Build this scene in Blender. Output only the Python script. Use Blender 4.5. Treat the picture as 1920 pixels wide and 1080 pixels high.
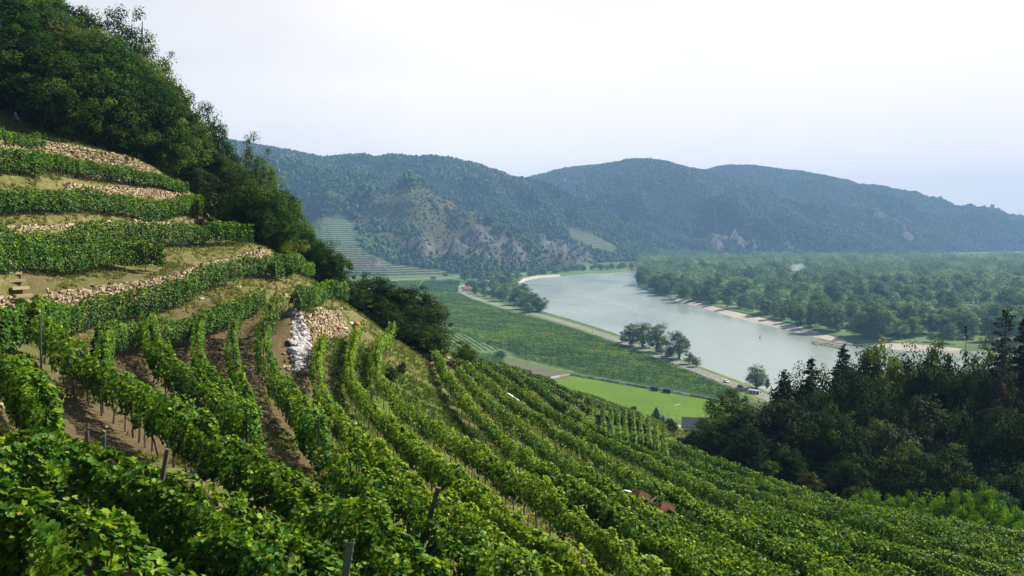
import bpy, math, random
import numpy as np
from mathutils import Vector
from mathutils.geometry import tessellate_polygon

R = math.radians
sc = bpy.context.scene
C = sc.collection
for o in list(bpy.data.objects):
    bpy.data.objects.remove(o)

# ------------------------------------------------------------------ camera, sky, sun, exposure
F = 1493.0
PITCH = math.atan(110 / F)
CT, ST = math.cos(PITCH), math.sin(PITCH)
cam_d = bpy.data.cameras.new('camera')
cam_d.sensor_width = 36.0
cam_d.lens = F / 1920 * 36
cam_d.clip_start = 0.1
cam_d.clip_end = 20000
cam = bpy.data.objects.new('camera', cam_d)
cam.rotation_euler = (math.pi / 2 - PITCH, 0, 0)
C.objects.link(cam)
sc.camera = cam

SUN_AZ = R(66)          # clockwise from +Y (the viewing direction)
SUN_EL = R(42)
sun_dir = Vector((math.sin(SUN_AZ) * math.cos(SUN_EL), math.cos(SUN_AZ) * math.cos(SUN_EL), math.sin(SUN_EL)))
sun_d = bpy.data.lights.new('sun', 'SUN')
sun_d.energy = 5.0
sun_d.angle = R(0.5)
sun_d.color = (1.0, 0.93, 0.82)
sun = bpy.data.objects.new('sun', sun_d)
sun.rotation_euler = sun_dir.to_track_quat('Z', 'Y').to_euler()
C.objects.link(sun)

world = bpy.data.worlds.new('World')
sc.world = world
world.use_nodes = True
wn, wl = world.node_tree.nodes, world.node_tree.links
wn.clear()
w_out = wn.new('ShaderNodeOutputWorld')
w_bg = wn.new('ShaderNodeBackground')
w_sky = wn.new('ShaderNodeTexSky')
w_sky.sky_type = 'NISHITA'
w_sky.sun_disc = False
w_sky.sun_elevation = SUN_EL
w_sky.sun_rotation = SUN_AZ
w_sky.air_density = 1.0
w_sky.dust_density = 2.5
w_sky.ozone_density = 1.5
w_sky.altitude = 200
# thin high cloud veil, kept white low ahead of the camera, dimmed elsewhere
w_tc = wn.new('ShaderNodeTexCoord')
w_mp = wn.new('ShaderNodeMapping')
w_mp.inputs['Scale'].default_value = (1.0, 1.0, 3.2)
w_no = wn.new('ShaderNodeTexNoise')
w_no.inputs['Scale'].default_value = 1.6
w_no.inputs['Detail'].default_value = 6
w_no.inputs['Distortion'].default_value = 0.6
w_sx = wn.new('ShaderNodeSeparateXYZ')
w_rp = wn.new('ShaderNodeMapRange')       # wispy patches
w_rp.inputs[1].default_value = 0.3; w_rp.inputs[2].default_value = 0.75
w_rp.inputs[3].default_value = 0.80; w_rp.inputs[4].default_value = 1.08
w_el = wn.new('ShaderNodeMapRange')       # the veil is dense near the horizon, thinned overhead to hold down fill light
w_el.interpolation_type = 'SMOOTHSTEP'
w_el.inputs[1].default_value = 0.24; w_el.inputs[2].default_value = 0.50
w_el.inputs[3].default_value = 1.0; w_el.inputs[4].default_value = 0.03
w_az = wn.new('ShaderNodeMapRange')       # bright ahead of the camera, dimmed behind it to cut fill light
w_dt = wn.new('ShaderNodeVectorMath'); w_dt.operation = 'DOT_PRODUCT'; w_dt.inputs[1].default_value = (0.5, 0.86, 0)
w_az.inputs[1].default_value = -0.2; w_az.inputs[2].default_value = 0.82
w_az.inputs[3].default_value = 0.05; w_az.inputs[4].default_value = 1.0
w_p1 = wn.new('ShaderNodeMath'); w_p1.operation = 'MULTIPLY'
w_p2 = wn.new('ShaderNodeMath'); w_p2.operation = 'MULTIPLY'; w_p2.use_clamp = True
w_mx = wn.new('ShaderNodeMix'); w_mx.data_type = 'RGBA'
w_mx.inputs[7].default_value = (10.2, 9.65, 9.4, 1)
wl.new(w_tc.outputs['Generated'], w_mp.inputs[0]); wl.new(w_mp.outputs[0], w_no.inputs[0])
wl.new(w_tc.outputs['Generated'], w_sx.inputs[0]); wl.new(w_sx.outputs[2], w_el.inputs[0]); wl.new(w_tc.outputs['Generated'], w_dt.inputs[0]); wl.new(w_dt.outputs['Value'], w_az.inputs[0])
wl.new(w_no.outputs[0], w_rp.inputs[0]); wl.new(w_rp.outputs[0], w_p1.inputs[0]); wl.new(w_el.outputs[0], w_p1.inputs[1])
wl.new(w_p1.outputs[0], w_p2.inputs[0]); wl.new(w_az.outputs[0], w_p2.inputs[1])
wl.new(w_p2.outputs[0], w_mx.inputs[0]); wl.new(w_sky.outputs[0], w_mx.inputs[6])
wl.new(w_mx.outputs[2], w_bg.inputs[0])
w_bg.inputs[1].default_value = 0.064
wl.new(w_bg.outputs[0], w_out.inputs[0])

sc.view_settings.view_transform = 'Standard'
sc.view_settings.look = 'None'
sc.view_settings.exposure = 0.9
sc.view_settings.gamma = 1.0
sc.render.engine = 'CYCLES'
cy = sc.cycles
cy.max_bounces = 5
cy.diffuse_bounces = 1
cy.glossy_bounces = 2
cy.transmission_bounces = 3
cy.transparent_max_bounces = 4
cy.volume_bounces = 0
cy.caustics_reflective = False
cy.caustics_refractive = False
cy.use_denoising = True
sc.render.use_persistent_data = False

rng = np.random.default_rng(11)
random.seed(11)

# ------------------------------------------------------------------ pixels <-> points
def ray(px, py):
    u = (px - 960) / F; v = (540 - py) / F
    return np.array([u, CT + v * ST, -ST + v * CT])
def at(px, py, Y):
    d = ray(px, py); return d * (Y / d[1])
def on(px, py, z=-90.0):
    d = ray(px, py); return d * (z / d[2])
def proj(P):
    P = np.asarray(P, float)
    x, y, z = P[..., 0], P[..., 1], P[..., 2]
    d = y * CT - z * ST
    return 960 + F * x / d, 540 - F * (y * ST + z * CT) / d
def inpoly(px, py, poly):
    poly = np.asarray(poly, float)
    c = np.zeros(np.shape(px), bool)
    j = len(poly) - 1
    for i in range(len(poly)):
        xi, yi = poly[i]; xj, yj = poly[j]
        with np.errstate(divide='ignore', invalid='ignore'):
            t = ((yi > py) != (yj > py)) & (px < (xj - xi) * (py - yi) / (yj - yi + 1e-12) + xi)
        c ^= t; j = i
    return c
# value noise, vectorised
_tab = np.random.default_rng(5).random(4096)
def vnoise(x, y, z=0.0):
    x, y, z = np.broadcast_arrays(np.asarray(x, float), np.asarray(y, float), np.asarray(z, float))
    xi, yi, zi = np.floor(x).astype(np.int64), np.floor(y).astype(np.int64), np.floor(z).astype(np.int64)
    fx, fy, fz = x - xi, y - yi, z - zi
    fx, fy, fz = [t * t * (3 - 2 * t) for t in (fx, fy, fz)]
    def h(a, b, c):
        return _tab[(a * 73856093 ^ b * 19349663 ^ c * 83492791) & 4095]
    r = 0
    for dx in (0, 1):
        for dy in (0, 1):
            for dz in (0, 1):
                r = r + h(xi + dx, yi + dy, zi + dz) * (fx if dx else 1 - fx) * (fy if dy else 1 - fy) * (fz if dz else 1 - fz)
    return r
def fbm(x, y, z=0.0, o=4):
    r, a, s = 0, 0.5, 0
    for i in range(o):
        r = r + a * vnoise(np.asarray(x) * 2 ** i + 17 * i, np.asarray(y) * 2 ** i - 9 * i, np.asarray(z) * 2 ** i); s += a; a *= .5
    return r / s

# ------------------------------------------------------------------ meshes
def mesh_np(name, V, faces, mat, tint=None, smooth=False, attrs=None):
    """V (n,3); faces (m,k) array or list of such arrays"""
    if not isinstance(faces, list): faces = [faces]
    faces = [np.asarray(f, np.int32) for f in faces if len(f)]
    m = bpy.data.meshes.new(name)
    V = np.asarray(V, np.float32)
    m.vertices.add(len(V)); m.vertices.foreach_set('co', V.ravel())
    nl = sum(f.size for f in faces); nf = sum(len(f) for f in faces)
    m.loops.add(nl); m.polygons.add(nf)
    m.loops.foreach_set('vertex_index', np.concatenate([f.ravel() for f in faces]))
    tot = np.concatenate([np.full(len(f), f.shape[1], np.int32) for f in faces])
    st = np.r_[0, np.cumsum(tot)[:-1]].astype(np.int32)
    m.polygons.foreach_set('loop_start', st)
    m.polygons.foreach_set('use_smooth', np.full(nf, bool(smooth)))
    m.update(calc_edges=True)
    at_ = dict(attrs or {})
    if tint is not None: at_['tint'] = tint
    for k, a in at_.items():
        x = m.attributes.new(k, 'FLOAT', 'POINT'); x.data.foreach_set('value', np.asarray(a, np.float32))
    if mat: m.materials.append(mat)
    return m
def link(name, mesh, parent=None, loc=(0, 0, 0), **kw):
    o = bpy.data.objects.new(name, mesh); C.objects.link(o)
    if parent is not None: o.parent = parent
    o.location = loc
    for k, v in kw.items(): o[k] = v
    return o
def empty(name, loc, label, cat, group=None):
    o = bpy.data.objects.new(name, None); C.objects.link(o); o.location = loc
    o['label'] = label; o['category'] = cat
    if group: o['group'] = group
    return o
class MB:
    """collects small solid shapes into one mesh"""
    def __init__(s): s.v = []; s.f = []; s.n = 0; s.t = []
    def add(s, V, Fs, t=.5):
        s.v.append(np.asarray(V, float)); s.t.append(np.full(len(V), t))
        for f in Fs: s.f.append([i + s.n for i in f])
        s.n += len(V)
    def box(s, c, d, rz=0, t=.5, taper=1.0, tilt=0):
        c = np.asarray(c, float); hx, hy, hz = [q / 2 for q in d]
        P = []
        for z, k in ((-hz, 1), (hz, taper)):
            for x, y in ((-hx, -hy), (hx, -hy), (hx, hy), (-hx, hy)): P.append((x * k, y * k, z))
        P = np.array(P)
        if tilt:
            a, b = math.cos(tilt), math.sin(tilt); P = np.stack([P[:, 0], P[:, 1] * a - P[:, 2] * b, P[:, 1] * b + P[:, 2] * a], 1)
        a, b = math.cos(rz), math.sin(rz)
        P = np.stack([P[:, 0] * a - P[:, 1] * b, P[:, 0] * b + P[:, 1] * a, P[:, 2]], 1) + c
        s.add(P, [(3, 2, 1, 0), (4, 5, 6, 7), (0, 1, 5, 4), (1, 2, 6, 5), (2, 3, 7, 6), (3, 0, 4, 7)], t)
    def tube(s, pts, rad, n=6, t=.5):
        pts = np.asarray(pts, float)
        if np.isscalar(rad): rad = [rad] * len(pts)
        V = []
        for i, p in enumerate(pts):
            d = pts[min(i + 1, len(pts) - 1)] - pts[max(i - 1, 0)]; d = d / (np.linalg.norm(d) + 1e-9)
            a = np.cross(d, (0, 0, 1) if abs(d[2]) < .9 else (1, 0, 0)); a /= np.linalg.norm(a); b = np.cross(d, a)
            for k in range(n):
                q = 2 * math.pi * k / n; V.append(p + rad[i] * (a * math.cos(q) + b * math.sin(q)))
        Fs = []
        for i in range(len(pts) - 1):
            for k in range(n):
                k2 = (k + 1) % n; Fs.append((i * n + k, i * n + k2, (i + 1) * n + k2, (i + 1) * n + k))
        Fs.append(tuple(range(n))[::-1]); Fs.append(tuple((len(pts) - 1) * n + k for k in range(n)))
        s.add(V, Fs, t)
    def mesh(s, name, mat, smooth=False):
        V = np.concatenate(s.v); by = {}
        for f in s.f: by.setdefault(len(f), []).append(f)
        return mesh_np(name, V, [np.array(x) for x in by.values()], mat, np.concatenate(s.t), smooth)

# ------------------------------------------------------------------ materials
def ramp(nt, fac, stops):
    r = nt.nodes.new('ShaderNodeValToRGB')
    e = r.color_ramp.elements
    while len(e) > 1: e.remove(e[-1])
    for i, (p, c) in enumerate(stops):
        if i == 0: e[0].position = p; x = e[0]
        else: x = e.new(p)
        x.color = (*c, 1)
    nt.links.new(fac, r.inputs[0]); return r.outputs[0]
def noise(nt, scale, detail=4, rough=.55, coord='Object', vec=None, dist=0):
    n = nt.nodes.new('ShaderNodeTexNoise'); n.inputs['Scale'].default_value = scale
    n.inputs['Detail'].default_value = detail; n.inputs['Roughness'].default_value = rough; n.inputs['Distortion'].default_value = dist
    if vec is None:
        tc = nt.nodes.new('ShaderNodeTexCoord'); vec = tc.outputs[coord]
    nt.links.new(vec, n.inputs['Vector']); return n.outputs['Fac']
def math_(nt, op, a, b=None, c=None, clamp=False):
    m = nt.nodes.new('ShaderNodeMath'); m.operation = op; m.use_clamp = clamp
    for i, x in enumerate((a, b, c)):
        if x is None: continue
        if isinstance(x, (int, float)): m.inputs[i].default_value = x
        else: nt.links.new(x, m.inputs[i])
    return m.outputs[0]
def mixc(nt, f, a, b, mode='MIX'):
    m = nt.nodes.new('ShaderNodeMix'); m.data_type = 'RGBA'; m.blend_type = mode
    for i, x in ((0, f), (6, a), (7, b)):
        if isinstance(x, (int, float)): m.inputs[i].default_value = x
        elif isinstance(x, tuple): m.inputs[i].default_value = (*x, 1)
        else: nt.links.new(x, m.inputs[i])
    return m.outputs[2]
def attr(nt, name):
    a = nt.nodes.new('ShaderNodeAttribute'); a.attribute_name = name; return a.outputs['Fac']
def newmat(name, rough=.9, spec=.3):
    m = bpy.data.materials.new(name); m.use_nodes = True
    b = m.node_tree.nodes['Principled BSDF']
    b.inputs['Roughness'].default_value = rough; b.inputs['Specular IOR Level'].default_value = spec
    return m, m.node_tree, b
def bump(nt, b, h, strength=.5, dist=.05):
    n = nt.nodes.new('ShaderNodeBump'); n.inputs['Strength'].default_value = strength; n.inputs['Distance'].default_value = dist
    nt.links.new(h, n.inputs['Height']); nt.links.new(n.outputs[0], b.inputs['Normal'])
def leafmat(name, stops, trans, tf=.35, rough=.5, spec=.35, rnd=.0):
    m, nt, b = newmat(name, rough, spec)
    t = attr(nt, 'tint')
    if rnd:
        oi = nt.nodes.new('ShaderNodeObjectInfo')
        t = math_(nt, 'ADD', t, math_(nt, 'MULTIPLY', math_(nt, 'SUBTRACT', oi.outputs['Random'], .5), rnd), clamp=True)
    c = ramp(nt, t, stops); nt.links.new(c, b.inputs['Base Color'])
    tr = nt.nodes.new('ShaderNodeBsdfTranslucent')
    nt.links.new(mixc(nt, 1.0, c, trans, 'MULTIPLY'), tr.inputs[0])
    mx = nt.nodes.new('ShaderNodeMixShader'); mx.inputs[0].default_value = tf
    nt.links.new(b.outputs[0], mx.inputs[1]); nt.links.new(tr.outputs[0], mx.inputs[2])
    nt.links.new(mx.outputs[0], nt.nodes['Material Output'].inputs[0])
    return m
def simple(name, col, rough=.7, var=.25, sc_=3.0, metal=0, spec=.3):
    m, nt, b = newmat(name, rough, spec)
    f = noise(nt, sc_, 5)
    d = tuple(x * (1 - var) for x in col); l = tuple(min(1, x * (1 + var)) for x in col)
    nt.links.new(ramp(nt, f, [(.3, d), (.7, l)]), b.inputs['Base Color'])
    b.inputs['Metallic'].default_value = metal
    return m
M = {}
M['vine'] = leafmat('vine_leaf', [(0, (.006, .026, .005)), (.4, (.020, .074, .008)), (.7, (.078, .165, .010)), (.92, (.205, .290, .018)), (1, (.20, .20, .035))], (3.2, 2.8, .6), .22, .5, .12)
M['oak'] = leafmat('tree_leaf', [(0, (.008, .026, .005)), (.5, (.028, .070, .009)), (.85, (.070, .130, .014)), (1, (.13, .15, .018))], (2.6, 2.6, .9), .27, .65, .05, rnd=.7)
M['shaded_oak'] = leafmat('shaded_leaf', [(0, (.004, .013, .004)), (.5, (.013, .034, .006)), (.85, (.042, .078, .010)), (1, (.085, .11, .016))], (2.0, 2.2, 1.0), .16, .7, .03, rnd=.3)  # oak foliage darkened: the right wood's shade is put into the leaf colour
M['olive'] = leafmat('olive_tree_leaf', [(0, (.012, .022, .006)), (.5, (.025, .048, .008)), (1, (.075, .075, .016))], (2.2, 2.0, 1.0), .26, .65, .08, rnd=.3)
M['needle'] = leafmat('spruce_needle', [(0, (.009, .020, .007)), (.6, (.020, .042, .010)), (1, (.05, .07, .016))], (1.5, 1.6, 1.0), .15, .7, .05, rnd=.3)
M['dead'] = leafmat('dead_needle', [(0, (.05, .035, .025)), (1, (.10, .06, .04))], (1, 1, 1), .1, .8, .1)
M['acacia'] = leafmat('acacia_leaf', [(0, (.035, .085, .004)), (.6, (.085, .185, .006)), (1, (.15, .27, .010))], (2.2, 2.2, .8), .35, .6, .05)
M['willow'] = leafmat('willow_leaf', [(0, (.030, .066, .020)), (.5, (.080, .145, .036)), (.85, (.145, .21, .062)), (1, (.21, .25, .11))], (1.8, 1.9, 1.2), .28, .6, .08, rnd=.6)
M['weed'] = leafmat('weed_blade', [(0, (.045, .075, .015)), (.4, (.08, .13, .02)), (.7, (.17, .16, .05)), (1, (.30, .24, .10))], (1.8, 1.8, 1.0), .35, .7, .05)
M['bark'] = simple('bark', (.075, .055, .042), .95, .45, 6)
M['wood'] = simple('grey_wood', (.095, .078, .062), .9, .4, 9)
M['steel'] = simple('galvanised_post', (.10, .115, .13), .5, .25, 12, .6)
def boulder_mat():
    m, nt, b = newmat('white_boulder', .95, .1)
    c = ramp(nt, attr(nt, 'tint'), [(0, (.10, .095, .085)), (.3, (.34, .335, .33)), (1, (.52, .52, .54))])
    nt.links.new(mixc(nt, math_(nt, 'MULTIPLY', noise(nt, 4, 6, .7), .5), c, (.34, .31, .27)), b.inputs['Base Color'])
    bump(nt, b, noise(nt, 8, 5), .7, .06); return m
M['boulder'] = boulder_mat()

def stone_mat():
    m, nt, b = newmat('tan_stone', .95, .15)
    t = attr(nt, 'tint')
    c = ramp(nt, t, [(0, (.10, .08, .045)), (.3, (.27, .215, .115)), (.65, (.40, .325, .185)), (1, (.54, .46, .31))])
    n = noise(nt, 7, 5)
    nt.links.new(mixc(nt, math_(nt, 'MULTIPLY', n, .35), c, (.14, .11, .075)), b.inputs['Base Color'])
    bump(nt, b, noise(nt, 14, 5), .6, .04)
    return m
M['stone'] = stone_mat()

def ground_mat():
    m, nt, b = newmat('hillside_ground', 1.0, .1)
    n1 = noise(nt, .22, 6, .6); n2 = noise(nt, 2.4, 6, .7); n3 = noise(nt, 9, 4, .7)
    dry = ramp(nt, n2, [(.28, (.055, .058, .020)), (.45, (.115, .108, .040)), (.6, (.195, .165, .066)), (.78, (.29, .24, .115))])
    grn = ramp(nt, n2, [(.25, (.045, .080, .014)), (.55, (.085, .135, .022)), (.8, (.17, .19, .05))])
    soil = ramp(nt, n3, [(.25, (.055, .042, .022)), (.5, (.105, .080, .040)), (.75, (.19, .145, .075))])
    g = attr(nt, 'green'); s = attr(nt, 'soil')
    gf = math_(nt, 'ADD', g, math_(nt, 'MULTIPLY_ADD', n1, 1.6, -.8), clamp=True)
    gf = math_(nt, 'SMOOTH_MIN', gf, 1.0, .2)
    c = mixc(nt, gf, dry, grn)
    sf = math_(nt, 'ADD', s, math_(nt, 'MULTIPLY_ADD', n2, 1.6, -.8), clamp=True)
    sf = math_(nt, 'MULTIPLY', sf, math_(nt, 'GREATER_THAN', s, .05))
    c = mixc(nt, sf, c, soil)
    nt.links.new(c, b.inputs['Base Color'])
    bump(nt, b, math_(nt, 'ADD', n2, math_(nt, 'MULTIPLY', n3, .5)), .9, .12)
    return m
M['ground'] = ground_mat()
CTRL_PX=[ (0,262,76),(100,268,80),(240,278,92),(70,341,62),(0,338,58),(200,350,76),(350,362,96),(100,412,59),(0,412,55),(250,408,71),(390,412,88),
 (0,520,50),(100,520,54),(250,505,60),(450,465,73),(400,478,70),(0,600,47),(100,635,46),(300,592,54),(450,545,62),(560,522,80),(500,478,78),
 (213,660,44),(413,623,55),(493,580,64),(0,725,29),(75,712,31),(110,750,30),(280,850,26),(460,842,27),(575,892,24),(640,572,72),(590,625,58),
 (600,690,52),(680,900,30),(690,650,67),(680,790,46),(900,975,27),(745,655,72),(745,800,51),(1000,960,32),(830,705,75),(900,815,55),(1100,970,35),
 (880,715,84),(1010,852,56),(1250,985,38),(1050,815,80),(1300,940,58),(1600,1010,52),(1900,1085,45),(1000,730,106),(1150,825,108),(1250,838,122),
 (1330,852,104),(1500,928,80),(1700,995,66),(1900,1025,60),(820,664,90),(750,645,85),(650,565,85),(900,680,105),(1200,774,138),(1250,815,130),(1300,842,112),(960,694,118),(1080,735,130)]
CTRL_W=[(0,0,-2.8),(0,3,-4.8),(0,6,-5.7),(-2.2,9,-5.8),(-3.8,6,-4.6),(-5.7,13,-6.0),(-7.7,12,-5.2),(0,13,-7.7),(5,24,-12),(3,5,-6.7),(10,8,-9),(20,20,-15),(40,20,-22),(60,50,-34),
 (60,90,-42),(90,110,-46),(60,130,-46),(120,60,-50),(40,110,-41),(100,150,-50),(60,200,-66),(110,220,-72),(160,150,-60),(160,30,-60),(40,260,-92),(100,290,-97),
 (30,200,-62),(0,160,-45),(0,220,-80),(0,290,-100),(-8,130,-36),(-10,200,-75),(-22,112,-16),(-25,140,-34),(-30,200,-70),(-33,108,-5),(-45,112,5),(-60,125,15),
 (-45,160,-15),(-60,190,-5),(-60,230,-40),(-85,130,28),(-85,210,10),(-85,270,-40),(-20,0,6),(-40,20,12),(-30,30,2),(-60,0,26),(-70,50,24),(-100,50,42),(-100,100,44),(-110,0,48),(-55,290,-95),(-100,300,-60),(160,290,-97)]
def base_fn():
    P=[at(a,b,c) for a,b,c in CTRL_PX]+[np.array(p,float) for p in CTRL_W]
    P=np.array(P); n=len(P); S=50.
    X=P[:,:2]/S; z=P[:,2]
    def K(A,B):
        r2=((A[:,None,:]-B[None,:,:])**2).sum(-1)+1e-12
        return r2*np.log(r2)*.5
    A=np.zeros((n+3,n+3)); A[:n,:n]=K(X,X)+np.eye(n)*3e-3
    A[:n,n]=1;A[:n,n+1:]=X;A[n,:n]=1;A[n+1:,:n]=X.T
    w=np.linalg.solve(A,np.r_[z,0,0,0])
    def f(x,y):
        Q=np.stack([np.ravel(x),np.ravel(y)],-1)/S
        out=np.empty(len(Q))
        for i in range(0,len(Q),20000):
            q=Q[i:i+20000]; out[i:i+20000]=K(q,X)@w[:n]+w[n]+q@w[n+1:]
        return out.reshape(np.shape(x))
    return f,P
base, _P = base_fn()

# ------------------------------------------------------------------ the near hillside: a height field with stone-walled terraces
GX0, GX1, GY0, GY1, GS = -112.0, 165.0, -8.0, 300.0, 0.5
gx = np.arange(GX0, GX1 + .01, GS); gy = np.arange(GY0, GY1 + .01, GS)
cx = np.arange(GX0, GX1 + 2.1, 2.0); cyv = np.arange(GY0, GY1 + 2.1, 2.0)
CXX, CYY = np.meshgrid(cx, cyv)
coarse = base(CXX, CYY)
def bil(grid, x0, y0, s, x, y):
    fx = np.clip((np.asarray(x, float) - x0) / s, 0, grid.shape[1] - 1.001); fy = np.clip((np.asarray(y, float) - y0) / s, 0, grid.shape[0] - 1.001)
    i, j = fx.astype(int), fy.astype(int); a, b = fx - i, fy - j
    return (grid[j, i] * (1 - a) + grid[j, i + 1] * a) * (1 - b) + (grid[j + 1, i] * (1 - a) + grid[j + 1, i + 1] * a) * b
XX, YY = np.meshgrid(gx, gy)
Z0 = bil(coarse, GX0, GY0, 2.0, XX, YY)
ZG = Z0.copy()
def gz(x, y, G=None): return bil(ZG if G is None else G, GX0, GY0, GS, x, y)
_ts = np.arange(3.0, 290, .1)
def hit(px, py, h=0.0, G=None, ymin=3.0, ymax=290):
    d = ray(px, py); d = d / d[1]; t = _ts[(_ts >= ymin) & (_ts <= ymax)]
    df = d[2] * t - (gz(d[0] * t, t, G) + h)
    k = np.nonzero((df[:-1] > 0) & (df[1:] <= 0))[0]
    if len(k) == 0:
        i = int(np.argmin(np.abs(df))); tt = t[i]
    else:
        i = k[0]; tt = t[i] + (t[i + 1] - t[i]) * df[i] / (df[i] - df[i + 1])
    x, y = d[0] * tt, tt
    return np.array([x, y, float(gz(x, y, G))])
def resample(P, step, smooth=2):
    P = np.asarray(P, float)
    L = np.r_[0, np.cumsum(np.linalg.norm(np.diff(P[:, :2], axis=0), axis=1))]
    n = max(3, int(L[-1] / step) + 1); s = np.linspace(0, L[-1], n)
    Q = np.stack([np.interp(s, L, P[:, k]) for k in range(P.shape[1])], 1)
    w = max(1, int(2.0 / step))
    for _ in range(smooth):
        if n > 2 * w + 1:
            K = np.pad(Q, ((w, w), (0, 0)), mode='edge'); K[:w] = 2 * Q[0] - K[w + 1:2 * w + 1][::-1]; K[-w:] = 2 * Q[-1] - K[-2 * w - 1:-w - 1][::-1]
            Q = np.stack([np.convolve(K[:, k], np.ones(2 * w + 1) / (2 * w + 1), 'valid') for k in range(K.shape[1])], 1)
    return Q

# crest line of each wall in the photo, its height, the width of the terrace behind it, its label
WALLS = [
 ('top', [(-30,247),(0,255),(33,260),(83,263),(127,272),(187,283),(233,297),(273,313)], 1.25, 5, 'tan dry stone wall just below the trees, highest on the slope'),
 ('second', [(115,345),(137,340),(200,347),(267,353),(317,358),(367,370),(397,382)], .75, 5, 'tan dry stone wall under the second row of vines, slanting down to a rubble end'),
 ('low', [(92,320),(160,327),(235,342),(325,357)], .6, 3, 'low crumbling stone wall half hidden below the second vine row'),
 ('third', [(-30,416),(0,415),(100,413),(200,410),(267,410),(333,414),(398,413)], .45, 3, 'low pale stone wall between the third vine row and the double vine row'),
 ('long', [(-30,548),(0,550),(22,551)], 1.15, 6, 'short stretch of tan stone wall beside the stone steps, at the picture edge'),
 ('long', [(50,552),(133,543),(200,535),(283,525),(333,513),(367,500),(400,488),(440,479),(500,467)], 1.15, 6, 'long curving tan stone wall, tallest and brightest on the hillside'),
 ('shade', [(497,541),(520,546),(540,556),(551,566)], 1.2, 3, 'short dark stone wall in shade beside the head of the white boulders'),
 ('square', [(566,584),(600,581),(642,580)], 2.1, 4, 'square tan stone retaining wall right of the white boulders'),
]
wall_geo = []
for kind, px, h, L, lab in WALLS:
    P = np.array([hit(a, b, h, Z0) for a, b in px]); P = resample(P, .5, 1)
    wall_geo.append((kind, P, h, L, lab))
for kind, P, h, L, lab in wall_geo:
    bb = (P[:, 0].min() - L - 1, P[:, 0].max() + L + 1, P[:, 1].min() - L - 1, P[:, 1].max() + L + 1)
    sel = (XX > bb[0]) & (XX < bb[1]) & (YY > bb[2]) & (YY < bb[3])
    q = np.stack([XX[sel], YY[sel]], 1)
    best = np.full(len(q), 1e9); sg = np.zeros(len(q)); tt = np.zeros(len(q))
    for i in range(len(P) - 1):
        a, b = P[i, :2], P[i + 1, :2]; ab = b - a; l2 = ab @ ab
        t = np.clip(((q - a) @ ab) / l2, 0, 1); r = q - (a + t[:, None] * ab); d = np.hypot(r[:, 0], r[:, 1])
        n = np.array([-ab[1], ab[0]]) / math.sqrt(l2)
        g = gz(*(a + n), Z0) - gz(*(a - n), Z0)
        s = np.sign(r @ n) * (1 if g > 0 else -1)
        u = d < best; best[u] = d[u]; sg[u] = s[u]
        tt[u] = ((i + t) / (len(P) - 1))[u]
    add = np.where(sg > 0, h * np.clip(1 - best / L, 0, 1), 0)
    ZG[sel] += add
ZG += .10 * (fbm(XX * .35, YY * .35, 0, 3) - .5) + .06 * (vnoise(XX * 1.6, YY * 1.6) - .5)

# dry grass, green grass and bare soil: where each lies on the slope
green = np.full(XX.shape, .2); soil = np.full(XX.shape, 0.0)
def blot(arr, px, py, r, v, ymin=3):
    p = hit(px, py, 0, ymin=ymin); d = np.hypot(XX - p[0], YY - p[1]); arr += v * np.exp(-(d / r) ** 2)
for (a, b, r, v) in [(640,690,3.5,1.2),(640,640,3,.9),(620,760,4,.9),(800,700,3,.5),(830,760,4,1.2),(855,800,4,1.3),(700,740,2.5,.6),(1090,770,10,.7),(1110,820,7,.8),
                     (1000,800,6,.5),(1150,900,8,.6),(1300,950,9,.3),(1500,970,12,.4),(1700,1010,14,.4),(1400,900,12,.5),(950,740,6,.5),(1250,860,14,1.0),(1200,790,12,.9),(60,650,4,.6),(1050,900,6,.2),(780,560,6,.5),(20,700,3,.5)]:
    blot(green, a, b, r, v)
for (a, b, r, v) in [(500,780,2.6,1.3),(510,850,2.2,1.3),(480,700,3.5,1.2),(475,640,6,1.0),(120,760,3.5,1.2),(200,830,2.5,1.2),(150,800,3,1.2),(240,700,4,1.1),(260,680,4,1.1),(390,650,5,.9),(400,680,4,.9),(300,740,3,.9),(60,512,1.6,.9),(200,505,1.6,.7),(1020,760,5,.8),(1060,800,5,.8),(1180,820,4,.5),(930,800,5,.6),(680,900,3,.6),(760,900,3,.6),(860,700,4,.6)]:
    blot(soil, a, b, r, v)
def line(arr, px, w, v, ymin=20):
    P = resample(np.array([hit(a, b, 0, ymin=ymin) for a, b in px]), .4, 1)
    for p in P:
        i0, i1 = int((p[0] - w * 3 - GX0) / GS), int((p[0] + w * 3 - GX0) / GS) + 2; j0, j1 = int((p[1] - w * 3 - GY0) / GS), int((p[1] + w * 3 - GY0) / GS) + 2
        sl = (slice(max(j0, 0), j1), slice(max(i0, 0), i1)); d2 = (XX[sl] - p[0]) ** 2 + (YY[sl] - p[1]) ** 2
        arr[sl] = np.maximum(arr[sl], v * np.exp(-d2 / w ** 2))
for l_ in [[(988,716),(1000,738),(1016,762)], [(1035,735),(1058,762),(1078,792)], [(1062,742),(1080,765),(1092,785)], [(1110,765),(1098,790),(1080,812)], [(1180,782),(1181,800),(1184,822)], [(1020,722),(1040,748),(1062,785)],
           [(905,740),(945,790),(990,825),(1040,860)], [(680,735),(720,790),(790,850),(860,905)], [(730,790),(790,835),(850,880)], [(1000,800),(1060,840),(1130,880)], [(950,735),(1010,790),(1070,825)], [(825,745),(870,790),(930,840)]]:
    line(soil, l_, .7, 1.0)
for l_ in [[(630,655),(628,700),(650,755)], [(810,715),(835,760),(862,800),(900,840)], [(690,660),(680,700),(705,745)], [(1000,715),(1030,740),(1055,765)], [(920,700),(980,745),(1040,785)]]:
    line(green, l_, .9, 1.1)
ny, nx = XX.shape
idx = np.arange(ny * nx).reshape(ny, nx)
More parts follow.
